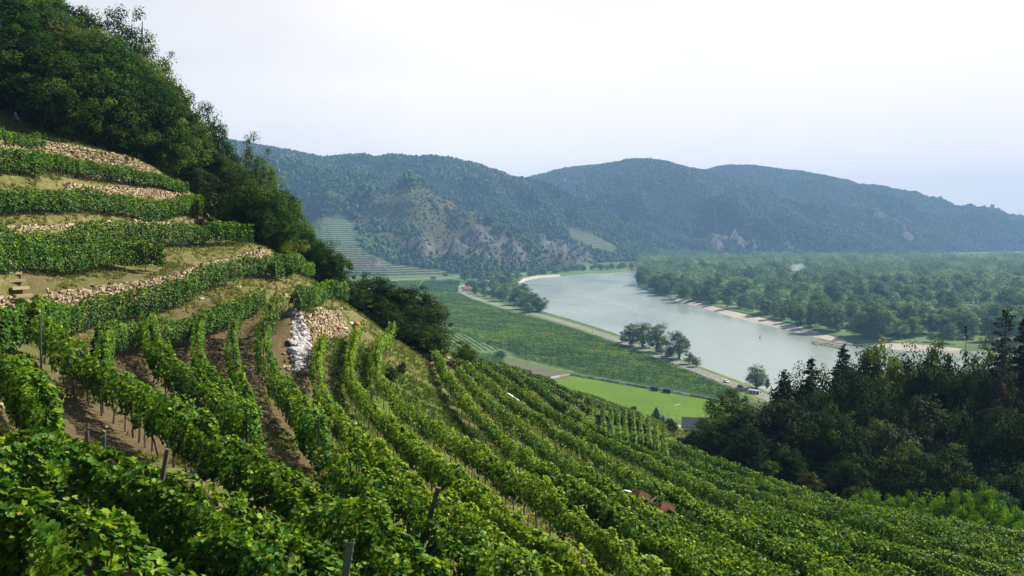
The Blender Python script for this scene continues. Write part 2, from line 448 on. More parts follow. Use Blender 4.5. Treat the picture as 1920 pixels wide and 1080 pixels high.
Fq = np.stack([idx[:-1, :-1], idx[:-1, 1:], idx[1:, 1:], idx[1:, :-1]], -1).reshape(-1, 4)
hillside = link('hillside', mesh_np('hillside', np.stack([XX, YY, ZG], -1).reshape(-1, 3), Fq, M['ground'], smooth=True, attrs={'green': green.ravel(), 'soil': soil.ravel()}), kind='structure')

# ------------------------------------------------------------------ dry stone walls
def jitter_box(c, a, b, n, dx, dy, dz, r):
    P = []
    for k in (-1, 1):
        for i, j in ((-1, -1), (1, -1), (1, 1), (-1, 1)):
            q = (1 - .25 * r.random(3))
            P.append(c + a * (i * dx / 2 * q[0]) + b * (k * dz / 2 * q[1]) + n * (j * dy / 2 * q[2]))
    return P
BOXF = [(3, 2, 1, 0), (4, 5, 6, 7), (0, 1, 5, 4), (1, 2, 6, 5), (2, 3, 7, 6), (3, 0, 4, 7)]
def stone_wall(P, h, label, sd, group='dry stone terrace walls'):
    r = np.random.default_rng(sd); up = np.array([0, 0, 1.]); mb = MB()
    L = np.r_[0, np.cumsum(np.linalg.norm(np.diff(P[:, :2], axis=0), axis=1))]
    hgt = 0.
    A1 = np.array([(np.interp(q, L, P[:, 0]), np.interp(q, L, P[:, 1])) for q in np.arange(0, L[-1] + .6, .25)])
    T = np.gradient(A1, axis=0); T /= np.linalg.norm(T, axis=1, keepdims=True) + 1e-9; Nv = np.stack([-T[:, 1], T[:, 0]], 1)
    fl = np.sign(gz(A1[:, 0] + Nv[:, 0], A1[:, 1] + Nv[:, 1], Z0) - gz(A1[:, 0] - Nv[:, 0], A1[:, 1] - Nv[:, 1], Z0)); fl[fl == 0] = 1
    Nv *= -(1 if fl.sum() > 0 else -1)                      # points downhill
    ZT = gz(A1[:, 0] - Nv[:, 0] * .4, A1[:, 1] - Nv[:, 1] * .4); ZB = gz(A1[:, 0] + Nv[:, 0] * .45, A1[:, 1] + Nv[:, 1] * .45) - .1
    while hgt < (ZT - ZB).max() + .2:
        ch = r.uniform(.09, .16); s = r.uniform(-.2, 0)
        while s < L[-1]:
            w = abs(r.normal(.12, .08)) + .09; m = s + w / 2; i = min(max(int(m / .25), 0), len(A1) - 1)
            x, y = A1[i] + T[i] * (m - i * .25); n = np.array([*Nv[i], 0]); a = np.array([*T[i], 0])
            endf = min(1, (min(m, L[-1] - m) + .3) / 1.8)
            H = min(ZT[i] - ZB[i] + .06, h * 1.25) * (.7 + .3 * endf) + .14 * (vnoise(m * .45, sd) - .5)
            if hgt < H:
                c = np.array([x, y, ZB[i] + hgt + ch / 2 + r.normal(0, .025)]) + n * (r.uniform(-.07, .07) + .22 - .12 * hgt)
                mb.add(jitter_box(c, a, up, n, w * 1.15, .42, ch * r.uniform(.85, 1.35), r), BOXF, np.clip(r.normal(.5, .30), 0, 1))
            s += w + .012
        hgt += ch
    p0 = P[len(P) // 2]
    me = mb.mesh('dry_stone_wall', M['stone'])
    o = link('dry_stone_wall', me); o['label'] = label; o['category'] = 'stone wall'; o['group'] = group
    return o
for i, (kind, P, h, L, lab) in enumerate(wall_geo):
    stone_wall(P, h, lab, 40 + i)

# stone steps through the long wall
st0 = wall_geo[4][1][-1]; st1 = wall_geo[5][1][0]
mb = MB(); pm = (st0 + st1) / 2; dv = st1 - st0; dv[2] = 0; dv /= np.linalg.norm(dv); nn = np.array([-dv[1], dv[0], 0])
if gz(*(pm + nn)[:2], Z0) > gz(*(pm - nn)[:2], Z0): nn = -nn
zt = float(gz(*(pm - nn * .8)[:2])); zb = float(gz(*(pm + nn * 1.9)[:2]))
for k in range(8):
    q = pm + nn * (1.9 - 2.6 * k / 7); z = zb + (zt - zb) * (k + .5) / 7.5
    mb.box((q[0], q[1], z - .1), (1.0, .40, .16), math.atan2(dv[1], dv[0]) + .05 * math.sin(k * 3), t=.4 + .15 * (k % 3))
o = link('stone_steps', mb.mesh('stone_steps', M['stone'])); o['label'] = 'rough stone steps climbing through the gap in the long terrace wall'; o['category'] = 'steps'
# ------------------------------------------------------------------ leaf masses
def rot_frames(N, r):
    N = N / (np.linalg.norm(N, axis=1, keepdims=True) + 1e-9)
    A = r.normal(size=N.shape); A -= (A * N).sum(1, keepdims=True) * N; A /= (np.linalg.norm(A, axis=1, keepdims=True) + 1e-9)
    return N, A, np.cross(N, A)
T_KITE = (np.array([(0, -.5, 0), (.40, .02, .06), (0, .5, 0), (-.40, .02, .06)]), np.array([(0, 1, 2, 3)]))
_a = [(0, -.34), (.28, -.50), (.50, -.22), (.40, .02), (.52, .26), (.24, .26), (0, .58), (-.24, .26), (-.52, .26), (-.40, .02), (-.50, -.22), (-.28, -.50)]
T_VINE = (np.array([(0, -.05, -.06)] + [(x, y, .10 * (abs(x) * 1.6) ** 2 - .08 * y) for x, y in _a]), np.array([(0, i, i % 12 + 1) for i in range(1, 13)]))
T_PENT = (np.array([(0, -.42, 0), (.46, -.22, .07), (.34, .30, .03), (0, .52, -.03), (-.34, .30, .03), (-.46, -.22, .07)]), np.array([(0, 1, 2, 3), (0, 3, 4, 5)]))
def leaves(Cn, N, size, tmpl, r):
    N, A, B = rot_frames(N, r)
    T, Fc = tmpl; k = len(T)
    S = np.asarray(size)[:, None, None]
    V = Cn[:, None, :] + S * (T[None, :, 0:1] * A[:, None, :] + T[None, :, 1:2] * B[:, None, :] + T[None, :, 2:3] * N[:, None, :])
    Fs = (Fc[None] + (np.arange(len(Cn)) * k)[:, None, None]).reshape(-1, Fc.shape[1])
    return V.reshape(-1, 3), Fs, k
def leaf_mesh(name, Cn, N, size, tmpl, mat, tint, r, extra=None):
    V, Fs, k = leaves(Cn, N, size, tmpl, r)
    return mesh_np(name, V, Fs, mat, np.repeat(tint, k))

# ------------------------------------------------------------------ vine rows
trunk_meshes = []
for k in range(4):
    mb = MB(); r = np.random.default_rng(70 + k); p = [(0, 0, -.15)]
    for i in range(1, 5): p.append((p[-1][0] + r.normal(0, .035), p[-1][1] + r.normal(0, .035), .22 * i))
    mb.tube(p, [.045, .035, .03, .028, .022], 5); trunk_meshes.append(mb.mesh('vine_trunk', M['bark']))
mb = MB(); mb.box((0, 0, .70), (.042, .042, 1.9)); stake_mesh = mb.mesh('stake', M['wood'])
mb = MB()
mb.box((0, -.022, .85), (.06, .006, 2.45)); mb.box((-.028, 0, .85), (.006, .04, 2.45)); mb.box((.028, 0, .85), (.006, .04, 2.45))
for k in range(14): mb.box((-.034, .01, .75 + .1 * k), (.010, .016, .03)); mb.box((.034, .01, .75 + .1 * k), (.010, .016, .03))
post_mesh = mb.mesh('metal_post', M['steel'])

row_stats = []
def vine_row(px, label, top=1.8, th=.36, hb=.55, group='vine rows on the hillside', dens=1.0, warm=0.0, trunks=True, ymin=3.0, posts=(), world_pts=None, holes=.30, shoots=1.0, cat='vine row'):
    r = np.random.default_rng(abs(hash((round(px[0][0]), round(px[0][1]), len(px), 7))) % 2**31)
    if world_pts is None:
        P = np.array([hit(a, b, top * .93, ymin=ymin) for a, b in px])
        # drop knots where the ray slipped over the brow to somewhere far off
        keep = [0]
        for i in range(1, len(P)):
            if np.linalg.norm(P[i, :2] - P[keep[-1], :2]) < 45: keep.append(i)
        P = P[keep]
    else: P = np.array(world_pts, float)
    Q = resample(P, .25, 2); Q[:, 2] = gz(Q[:, 0], Q[:, 1])
    K = 5; zz = np.pad(Q[:, 2], K, mode='edge'); Q[:, 2] = np.convolve(zz, np.ones(2 * K + 1) / (2 * K + 1), 'valid')
    L = np.r_[0, np.cumsum(np.linalg.norm(np.diff(Q[:, :2], axis=0), axis=1))]; tot = L[-1]
    O = Q[0].copy()
    root = empty('vine_row', tuple(O), label, cat, group)
    Y = np.clip(Q[:, 1], 4, 150)
    size_i = np.clip(.085 + .0015 * Y, .105, .26)
    n_i = dens * 3.1 / (size_i ** 2 * .5) * (1.5 + .4 * (Y < 20)) * .25
    n = int(n_i.sum()); cdf = np.cumsum(n_i) / n_i.sum()
    s = np.interp(r.random(n), np.r_[0, cdf], np.r_[0, L + .0001]); s = np.clip(s + r.normal(0, .08, n), -.2, tot + .2)
    def curve(s):
        x, y, z = [np.interp(s, L, Q[:, k]) for k in range(3)]
        e = .5; tx = np.interp(s + e, L, Q[:, 0]) - np.interp(s - e, L, Q[:, 0]); ty = np.interp(s + e, L, Q[:, 1]) - np.interp(s - e, L, Q[:, 1])
        l = np.hypot(tx, ty) + 1e-9
        return x, y, z, tx / l, ty / l
    x, y, z, tx, ty = curve(s); nxv, nyv = -ty, tx
    sd = r.random() * 99
    plant = .5 + .5 * np.cos(2 * np.pi * s / 1.15 + 2 * vnoise(s * .4, sd))
    tp = top + .42 * (vnoise(s * .55, sd, 1) - .5) + .34 * (vnoise(s * 1.7, sd, 2) - .5)
    u = r.random(n) ** .8; h = hb + .25 * (vnoise(s * .9, sd, 3) - .4) + (tp - hb) * u
    side = np.where(r.random(n) < .5, -1., 1.)
    tk = th * (.72 + .9 * (vnoise(s * 1.1, h * 1.3, sd) - .5) + .28 * plant) * (1 - .5 * np.abs(u - .45) ** 1.5)
    lat = side * tk * (1 - .6 * r.random(n) ** 2.2)
    hole = vnoise(s * 1.5 + side * 31, h * 1.9, sd + 4)
    keep = (hole > holes) | (r.random(n) < .25)
    Cn = np.stack([x + nxv * lat, y + nyv * lat, z + h], 1) - O
    Nn = np.stack([nxv * side, nyv * side, np.zeros(n)], 1) * (1.0 - .5 * u)[:, None] + np.array([0, 0, 1]) * (.25 + .75 * u)[:, None] + r.normal(0, .42, (n, 3))
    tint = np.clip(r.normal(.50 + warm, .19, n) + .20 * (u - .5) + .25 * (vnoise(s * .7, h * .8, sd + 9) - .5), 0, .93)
    tint = np.where(r.random(n) < .008 + max(0, warm) * .05, 1.0, tint)
    sz = np.interp(s, L, size_i) * r.uniform(.7, 1.25, n)
    Cn, Nn, tint, sz, yy = Cn[keep], Nn[keep], tint[keep], sz[keep], y[keep]
    # shoots: strings of small leaves standing out of the canopy
    ns = int(tot * 1.6 * shoots)
    if ns:
        q = 7; ss = np.repeat(r.random(ns) * tot, q); k = np.tile(np.arange(q), ns) / (q - 1)
        a, b, c, e1, e2 = curve(ss); sd2 = np.repeat(r.normal(0, 1, ns), q); sl = np.repeat(r.normal(0, .5, ns), q); ln = np.repeat(r.uniform(.25, .75, ns), q); up_ = np.repeat(r.uniform(.2, 1, ns), q)
        tpp = top + .42 * (vnoise(ss * .55, sd, 1) - .5) - .1
        la = np.clip(sd2 * .18, -.3, .3) + sd2 * ln * .45 * k ** 1.4
        hh = tpp + ln * up_ * k - .35 * ln * k ** 3 - np.abs(sd2) * .12
        S = np.stack([a - e2 * la + e1 * sl * ln * k, b + e1 * la + e2 * sl * ln * k, c + hh], 1) - O
        Cn = np.r_[Cn, S + r.normal(0, .03, S.shape)]; Nn = np.r_[Nn, r.normal(0, .8, S.shape) + (0, 0, .6)]
        tint = np.r_[tint, np.clip(.62 + .25 * k + r.normal(0, .08, len(k)), 0, .95)]
        sz = np.r_[sz, np.interp(ss, L, size_i) * (1.0 - .45 * k)]; yy = np.r_[yy, b]
    near = yy < 16; Vs, Fl, Tt, off = [], [], [], 0
    for mk, tm in ((near, T_VINE), (~near & (yy < 40), T_PENT), (yy >= 40, T_KITE)):
        if mk.any():
            V, Fs, k = leaves(Cn[mk], Nn[mk], sz[mk], tm, r)
            Vs.append(V); Fl.append(Fs + off); Tt.append(np.repeat(tint[mk], k)); off += len(V)
    mats = {}
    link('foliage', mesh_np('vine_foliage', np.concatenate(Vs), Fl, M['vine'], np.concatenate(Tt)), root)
    row_stats.append((label, round(tot), len(Cn)))
    if trunks:
        step = max(1.15, tot / 55); m = int(tot / step)
        for i in range(m):
            sx = (i + .5) * step + r.normal(0, .1); a, b, c, _, _ = curve(np.array([sx])); zz = float(gz(a, b)[0])
            st = (i % 3 == 1)
            o = link('stake' if st else 'vine_trunk', stake_mesh if st else trunk_meshes[i % 4], root, (a[0] - O[0], b[0] - O[1], zz - O[2]))
            o.rotation_euler = (r.normal(0, .04), r.normal(0, .04), r.random() * 6)
    for e in posts:
        a, b, c, tx1, ty1 = curve(np.array([tot * e])); zz = float(gz(a, b)[0])
        link('end_post', post_mesh, root, (a[0] - O[0], b[0] - O[1], zz - O[2]))
    return root, Q

G1 = 'vine rows along the upper stone terraces'
G2 = 'vine rows running down toward the viewer'
G3 = 'vine rows on the green middle slope'
G4 = 'vine rows filling the lower slope'
G5 = 'small rows on the knoll above the football pitch'
ROWS = [
 # terraces
 ([(-30,226),(0,233),(40,243),(83,253)], 'short vine row highest on the slope, in front of the walker', dict(group=G1, top=1.5)),
 ([(-40,280),(0,280),(50,283),(88,296)], 'short stubby vine row in front of the second terrace wall at the picture edge', dict(group=G1, top=1.9)),
 ([(67,287),(117,295),(167,303),(233,317),(300,333),(350,347)], 'vine row on the second terrace, slanting down into the oak wood', dict(group=G1, top=1.7, hb=.6)),
 ([(-40,353),(0,355),(100,362),(233,368),(333,377),(405,386)], 'single long vine row on the third terrace, above the low pale wall', dict(group=G1, top=1.9)),
 ([(-40,431),(0,430),(133,428),(227,420),(333,423),(417,418),(473,424)], 'rear row of the double vine rows, reaching out to the brow', dict(group=G1, top=1.9)),
 ([(-40,463),(0,463),(100,463),(200,453),(267,453),(307,463)], 'front row of the double vine rows on dark stakes', dict(group=G1, top=2.0)),
 ([(50,570),(133,563),(200,558),(283,547),(333,535),(367,512),(417,495),(447,490)], 'curving vine row just below the long tan stone wall', dict(group=G1, top=1.9, hb=.4)),
 ([(452,488),(500,483),(545,487),(583,492)], 'short vine row at the far tip of the long wall terrace', dict(group=G1, top=1.7)),
 ([(512,494),(530,492),(548,497)], 'tiny vine row on the bare bench at the brow', dict(group=G1, top=1.6)),
 ([(-30,592),(0,587),(33,581)], 'leafy vine row end just left of the stone steps', dict(group=G1, top=1.9)),
 ([(187,613),(233,608),(277,600),(333,603),(383,587),(417,577),(467,556),(493,545)], 'vine row behind the tops of the downhill rows, below the grassy strip', dict(group=G1, top=1.8, hb=.45)),
 ([(553,550),(575,540),(600,531),(648,537)], 'short vine row on the bench above the square stone wall', dict(group=G1, top=1.8)),
 # coming toward the viewer
 ([(75,597),(95,620),(110,640),(150,665),(187,690),(233,712),(283,740),(333,765),(370,790),(417,822),(480,862),(560,905),(650,962),(745,1030),(800,1078)], 'long thick vine row on bare dark stakes, sweeping past two earthen strips', dict(group=G2, top=1.95, th=.45, hb=.75, ymin=4)),
 ([(-20,655),(0,668),(27,687),(50,713),(77,747),(92,785)], 'vine row at the picture edge above the brown stony bank', dict(group=G2, top=1.8, ymin=5)),
 ([(205,610),(192,640),(190,690)], 'stub of a vine row with a pale post, between two downhill rows', dict(posts=(1,), group=G2, top=1.9, th=.3)),
 ([(277,593),(283,627),(300,660),(333,690),(383,715),(417,735),(450,757),(466,785)], 'bushy downhill vine row with a rounded overhanging lower end', dict(group=G2, top=2.0, th=.48)),
 ([(373,597),(367,640),(373,673),(400,707),(430,725)], 'thin downhill vine row merging into its bushy neighbour', dict(group=G2, top=1.8, th=.3)),
 ([(440,588),(433,630),(437,667),(450,707),(460,740)], 'narrow downhill vine row beside the long earthen path', dict(group=G2, top=1.9, th=.34)),
 ([(520,555),(493,590),(490,630),(500,673),(533,720),(567,757),(597,793)], 'downhill vine row between the earthen path and the white boulders, ending in a tall post', dict(posts=(1,), group=G2, top=2.0, th=.45, hb=.6)),
 # foreground
 ([(-60,820),(60,812),(150,838),(225,865),(330,905),(440,960),(530,1020),(600,1078)], 'big-leaved vine row close to the viewer with a slanted wooden post', dict(group='vine rows close to the viewer', shoots=2.6, top=1.9, th=.55, hb=.3, ymin=4.5, dens=1.2)),
 ([(-160,905),(0,905),(90,960),(170,1015),(250,1085),(330,1160)], 'nearest vine row, large bright lobed leaves, beside the grooved metal post at the bottom corner', dict(group='vine rows close to the viewer', shoots=2.6, top=1.8, th=.5, hb=.2, ymin=3, dens=1.2, warm=.08)),
 ([(610,845),(680,880),(760,930),(850,985),(930,1050),(960,1085)], 'dense dark vine row starting below the tall end post', dict(group='vine rows close to the viewer', shoots=2.6, top=1.8, th=.5, hb=.4, ymin=8)),
 ([(400,990),(520,1045),(640,1100),(760,1170)], 'low leafy vine row at the bottom edge around the dark grooved post', dict(group='vine rows close to the viewer', shoots=2.6, top=1.7, th=.55, hb=.2, ymin=3, dens=1.2)),
 # middle slope
 ([(605,628),(593,665),(593,697),(602,733),(625,767),(655,800),(700,838),(755,882),(850,950),(950,1020),(1030,1080)], 'vine row starting at the foot of the square wall, right of the boulders', dict(group=G3, warm=.18)),
 ([(670,615),(657,653),(650,693),(667,727),(700,758),(730,788),(775,828),(823,866),(870,900),(960,960),(1050,1020),(1130,1080)], 'vine row starting beside the orange sack and crossing the whole green slope', dict(group=G3, warm=.18)),
 ([(735,612),(710,640),(700,673),(705,707),(740,743),(782,775),(830,803),(885,838),(935,866),(985,900),(1080,960),(1180,1030),(1240,1080)], 'vine row starting under the big dark tree, broad and pale at its head', dict(group=G3, warm=.16, th=.45)),
 ([(815,657),(833,693),(853,723),(880,757),(918,792),(955,825),(1000,858),(1050,890),(1150,955),(1270,1030),(1340,1080)], 'vine row starting beside the grey stump and green grass lane', dict(group=G3, warm=.12)),
 ([(858,688),(885,718),(912,748),(945,778),(985,805),(1030,840),(1075,872),(1180,940),(1300,1010),(1420,1078)], 'thin gappy vine row below the lone round bush', dict(group=G3, warm=.1, holes=.4)),
 ([(872,680),(900,706),(947,740),(990,773),(1050,808),(1100,838),(1150,866),(1260,925),(1400,990),(1540,1045),(1620,1080)], 'vine row with bare trunks showing, crossing mid slope to the lower corner', dict(group=G3, warm=.1)),
 ([(885,674),(930,700),(980,735),(1030,767),(1080,797),(1130,822),(1180,846),(1230,868),(1290,898),(1370,928),(1470,963),(1600,1002),(1750,1040),(1900,1072)], 'strongest and darkest vine row along the crest of the slope', dict(group=G3, th=.5, warm=.02)),
 ([(900,672),(960,695),(1010,722),(1060,760),(1110,795),(1170,828),(1230,848),(1300,882),(1390,912),(1500,945),(1620,975),(1760,1010),(1915,1045)], 'vine row just beyond the darkest one, running to the lower corner', dict(group=G3, th=.42)),
]
for px, lab, kw in ROWS:
    kw = dict(kw)
    if kw['group'] == G1: kw['top'] = kw.get('top', 1.8) + .15; kw['hb'] = kw.get('hb', .42); kw['holes'] = .08; kw['dens'] = 1.5; kw['th'] = .4; kw['warm'] = -.04; kw['shoots'] = .7
    if kw['group'] == G3: kw['th'] = kw.get('th', .36) * .85; kw['hb'] = .72
    vine_row(px, lab, **kw)
def between(a, b, t, x0=None, n=16):
    A, B = np.array(a, float), np.array(b, float)
    def par(P, n):
        L = np.r_[0, np.cumsum(np.hypot(*np.diff(P, axis=0).T))]; s = np.linspace(0, L[-1], n)
        return np.stack([np.interp(s, L, P[:, 0]), np.interp(s, L, P[:, 1])], 1)
    return par(A, n) * (1 - t) + par(B, n) * t
LOW = [
 ([(1060,905),(1150,945),(1250,1000),(1340,1050),(1390,1080)], 'dense vine row just below the rusty panels'),
 ([(1120,905),(1220,950),(1330,1005),(1440,1062),(1480,1085)], 'dense vine row just above the rusty panels'),
 ([(1180,898),(1290,945),(1400,1000),(1530,1060),(1570,1085)], 'dense vine row uphill of a yellowing patch near the bottom edge'),
 ([(1330,950),(1440,985),(1570,1030),(1680,1068),(1720,1085)], 'dense vine row below the crest row, toward the lower corner'),
 ([(1380,945),(1490,975),(1640,1018),(1780,1060),(1850,1085)], 'dense vine row right under the darkest crest row'),
 ([(1300,862),(1380,890),(1470,918),(1570,948),(1700,975),(1850,1005),(1935,1024)], 'outer vine row third from the bright acacia thicket'),
 ([(1335,862),(1420,890),(1520,922),(1620,952),(1740,972),(1860,990),(1935,1003)], 'outer vine row next but one to the bright acacia thicket'),
 ([(1250,822),(1310,850),(1400,885),(1500,918),(1600,945),(1700,962),(1800,975)], 'outermost vine row, touching the bright acacia thicket'),
]
for px, lab in LOW:
    vine_row(px, lab, group=G4, th=.45, hb=.35, trunks=False, posts=(0,), holes=.25)
SM = [
 ([(930,680),(985,694),(1033,711),(1100,745),(1150,760),(1195,772)], 'outermost row of the knoll, drawing its skyline against the pitch'),
 ([(935,688),(985,703),(1035,724),(1085,752),(1115,768)], 'second row in from the skyline of the knoll'),
 ([(955,700),(1000,720),(1045,748),(1083,788)], 'row on the knoll left of the reddish track'),
 ([(968,704),(990,735),(1018,760),(1032,775)], 'short row on the knoll beside a bare strip'),
 ([(1008,714),(1040,745),(1070,785)], 'row in the middle of the knoll, running down to the track fork'),
 ([(1110,760),(1100,785),(1085,800)], 'short slanting row where the two blocks of the knoll meet'),
]
for px, lab in SM:
    vine_row(px, lab, group=G5, top=1.25, th=.24, hb=.15, trunks=False, posts=(), shoots=.5)
for i, x in enumerate((1130, 1145, 1158, 1171, 1187, 1200, 1215, 1230, 1245)):
    vine_row([(x, 764 + i * 1.5 + max(0, i - 5) * 9), (x + 1, 790 + i * 2 + max(0, i - 5) * 7), (x + 3, 812 + i * 2.4 + max(0, i - 5) * 6)], ['first','second','third','fourth','fifth','sixth','seventh','eighth','ninth'][i] + ' upright row of the comb above the pitch, counted from the reddish track',
             group='comb of short upright rows above the pitch', top=1.6, th=.3, hb=.1, holes=.1, dens=1.4, trunks=False, posts=(), shoots=.5)
print('rows', sum(a[2] for a in row_stats), 'leaves'); 
for a in row_stats: print('  ', a[1], a[2], a[0][:50])
for o_ in bpy.data.objects:
    if o_.get('group') == 'vine rows close to the viewer': print('near row', tuple(round(v, 1) for v in o_.location), o_['label'][:40])
# ------------------------------------------------------------------ the valley: river, plain, banks, fields
PZ, WZ = -90.0, -93.0
def water_mat():
    m, nt, b = newmat('river_water', .12, .5)
    tc = nt.nodes.new('ShaderNodeTexCoord')
    mp = nt.nodes.new('ShaderNodeMapping'); mp.inputs['Rotation'].default_value = (0, 0, .5); mp.inputs['Scale'].default_value = (1, .45, 1)
    nt.links.new(tc.outputs['Object'], mp.inputs[0])
    f = noise(nt, .012, 6, .65, vec=mp.outputs[0], dist=.8)
    nt.links.new(ramp(nt, f, [(.3, (.19, .235, .205)), (.7, (.26, .305, .27))]), b.inputs['Base Color'])
    nt.links.new(ramp(nt, noise(nt, .012, 4, .5, vec=mp.outputs[0], dist=.3), [(.3, (.20,) * 3), (.7, (.30,) * 3)]), b.inputs['Roughness'])
    n1 = noise(nt, .35, 4, .6, vec=mp.outputs[0]); n2 = noise(nt, .05, 4, .6, vec=mp.outputs[0], dist=1)
    bump(nt, b, math_(nt, 'ADD', n1, math_(nt, 'MULTIPLY', n2, 1.2)), .22, .6)
    return m
def plain_mat():
    m, nt, b = newmat('valley_grassland', 1, .1)
    n1 = noise(nt, .006, 5, .6); n2 = noise(nt, .15, 5, .7)
    c = ramp(nt, n1, [(.3, (.055, .11, .035)), (.5, (.09, .15, .045)), (.65, (.14, .19, .06)), (.8, (.19, .20, .09))])
    nt.links.new(mixc(nt, math_(nt, 'MULTIPLY', n2, .5), c, (.05, .08, .03)), b.inputs['Base Color'])
    return m
M['water'] = water_mat(); M['plain'] = plain_mat()
def sheet_mat(name, a, b_, s1, s2=None, rough=1.0):
    m, nt, b = newmat(name, rough, .1)
    n = noise(nt, s1, 6, .65); n = math_(nt, 'ADD', math_(nt, 'MULTIPLY', n, .6), math_(nt, 'MULTIPLY', noise(nt, s2 or s1 * 9, 4, .7), .4))
    nt.links.new(ramp(nt, n, [(.35, a), (.65, b_)]), b.inputs['Base Color']); return m
M['sand'] = sheet_mat('river_sand', (.30, .26, .21), (.46, .41, .34), .03)
M['mudwater'] = sheet_mat('wet_mud', (.10, .10, .085), (.16, .15, .12), .03, rough=.25)
M['asphalt'] = sheet_mat('asphalt', (.16, .155, .155), (.21, .205, .205), .05, 2)
M['verge'] = sheet_mat('verge_grass', (.07, .13, .025), (.19, .20, .07), .12)
M['pitch'] = sheet_mat('pitch_turf', (.072, .135, .008), (.108, .182, .014), .035, .6)
M['plotfloor'] = sheet_mat('plot_floor', (.035, .075, .02), (.065, .11, .03), .08)
M['palefield'] = sheet_mat('pale_field', (.10, .17, .06), (.17, .22, .08), .01, .2)
M['tilled'] = sheet_mat('tilled_soil', (.090, .078, .052), (.145, .125, .088), .1)
M['gravel'] = sheet_mat('pale_track', (.36, .34, .29), (.46, .43, .38), .3)
def poly_sheet(name, pts, z, mat, **kw):
    P = [Vector((p[0], p[1], z)) for p in pts]
    T = tessellate_polygon([P])
    me = mesh_np(name, [tuple(p) for p in P], np.array(T), mat)
    # make faces point up
    me.update()
    if len(me.polygons) and me.polygons[0].normal.z < 0: me.flip_normals()
    kw.setdefault('kind', 'structure')
    return link(name, me, **kw)
def pxpoly(px, z=PZ): return [on(a, b, z)[:2] for a, b in px]
def ribbon(name, px, width, z, mat, zs=None, world=None, **kw):
    P = np.array([on(a, b, PZ)[:2] for a, b in px]) if world is None else np.array(world)
    P = resample(np.c_[P, np.zeros(len(P))], 8, 1)[:, :2]
    T = np.gradient(P, axis=0); T /= np.linalg.norm(T, axis=1, keepdims=True); N = np.stack([-T[:, 1], T[:, 0]], 1)
    a = np.c_[P + N * width / 2, np.full(len(P), z)]; b = np.c_[P - N * width / 2, np.full(len(P), z)]
    n = len(P); V = np.r_[a, b]; i = np.arange(n - 1)
    me = mesh_np(name, V, np.stack([i, i + 1, i + 1 + n, i + n], 1)[:, ::-1], mat)
    if me.polygons[0].normal.z < 0: me.flip_normals()
    kw.setdefault('kind', 'structure')
    return link(name, me, **kw), P, N

poly_sheet('river', [(-4000, 60), (5500, 60), (5500, 7200), (-4000, 7200)], WZ, M['water'])
# banks: land outlines follow the water's edge seen in the photo
LEFT_EDGE = [(1500, 790), (1440, 745), (1405, 727), (1350, 705), (1300, 686), (1230, 656), (1165, 630), (1080, 603), (1020, 586), (1008, 572), (996, 556), (984, 543), (978, 533), (986, 525), (1008, 520), (1060, 517), (1110, 513), (1150, 511.5), (1196, 508)]
le = [on(a, b, WZ)[:2] for a, b in LEFT_EDGE]
left_land = [np.array([260, 150])] + le + [on(1216, 498, PZ)[:2], np.array([700, 2760]), np.array([900, 7000]), np.array([-3800, 7000]), np.array([-3800, 100])]
RIGHT_EDGE = [(2600, 690), (2100, 664), (1900, 655), (1780, 660), (1690, 652), (1640, 648), (1600, 646), (1560, 636), (1500, 618), (1440, 604), (1380, 590), (1320, 575), (1262, 562), (1225, 550), (1200, 540), (1194, 530), (1197, 520), (1203, 511), (1215, 506), (1300, 502)]
re_ = [on(a, b, WZ)[:2] for a, b in RIGHT_EDGE]
right_land = re_ + [np.array([640, 2330]), np.array([800, 2420]), np.array([1050, 6900]), np.array([5400, 6900]), np.array([5400, 250]), np.array([1200, 250])]
def land(name, pts, mat, slope=7):
    P = np.array(pts); Q3 = [Vector((x, y, PZ)) for x, y in P]
    T = np.array(tessellate_polygon([Q3]))
    # skirt: outline pushed outwards and down below the water
    cyc = np.roll(P, -1, 0) - np.roll(P, 1, 0); N = np.stack([cyc[:, 1], -cyc[:, 0]], 1); N /= np.linalg.norm(N, axis=1, keepdims=True)
    area = .5 * np.sum(P[:, 0] * np.roll(P[:, 1], -1) - np.roll(P[:, 0], -1) * P[:, 1])
    if area < 0: N = -N
    n = len(P); inner = P - N * slope
    V = np.r_[np.c_[inner, np.full(n, PZ)], np.c_[P + N * slope * .4, np.full(n, WZ - 1)]]
    i = np.arange(n); j = (i + 1) % n
    me = mesh_np(name, V, [T, np.stack([i, j, j + n, i + n], 1)], mat)
    link(name, me, kind='structure')
land('valley_floor', left_land, M['plain']); land('valley_floor', right_land, M['plain'])
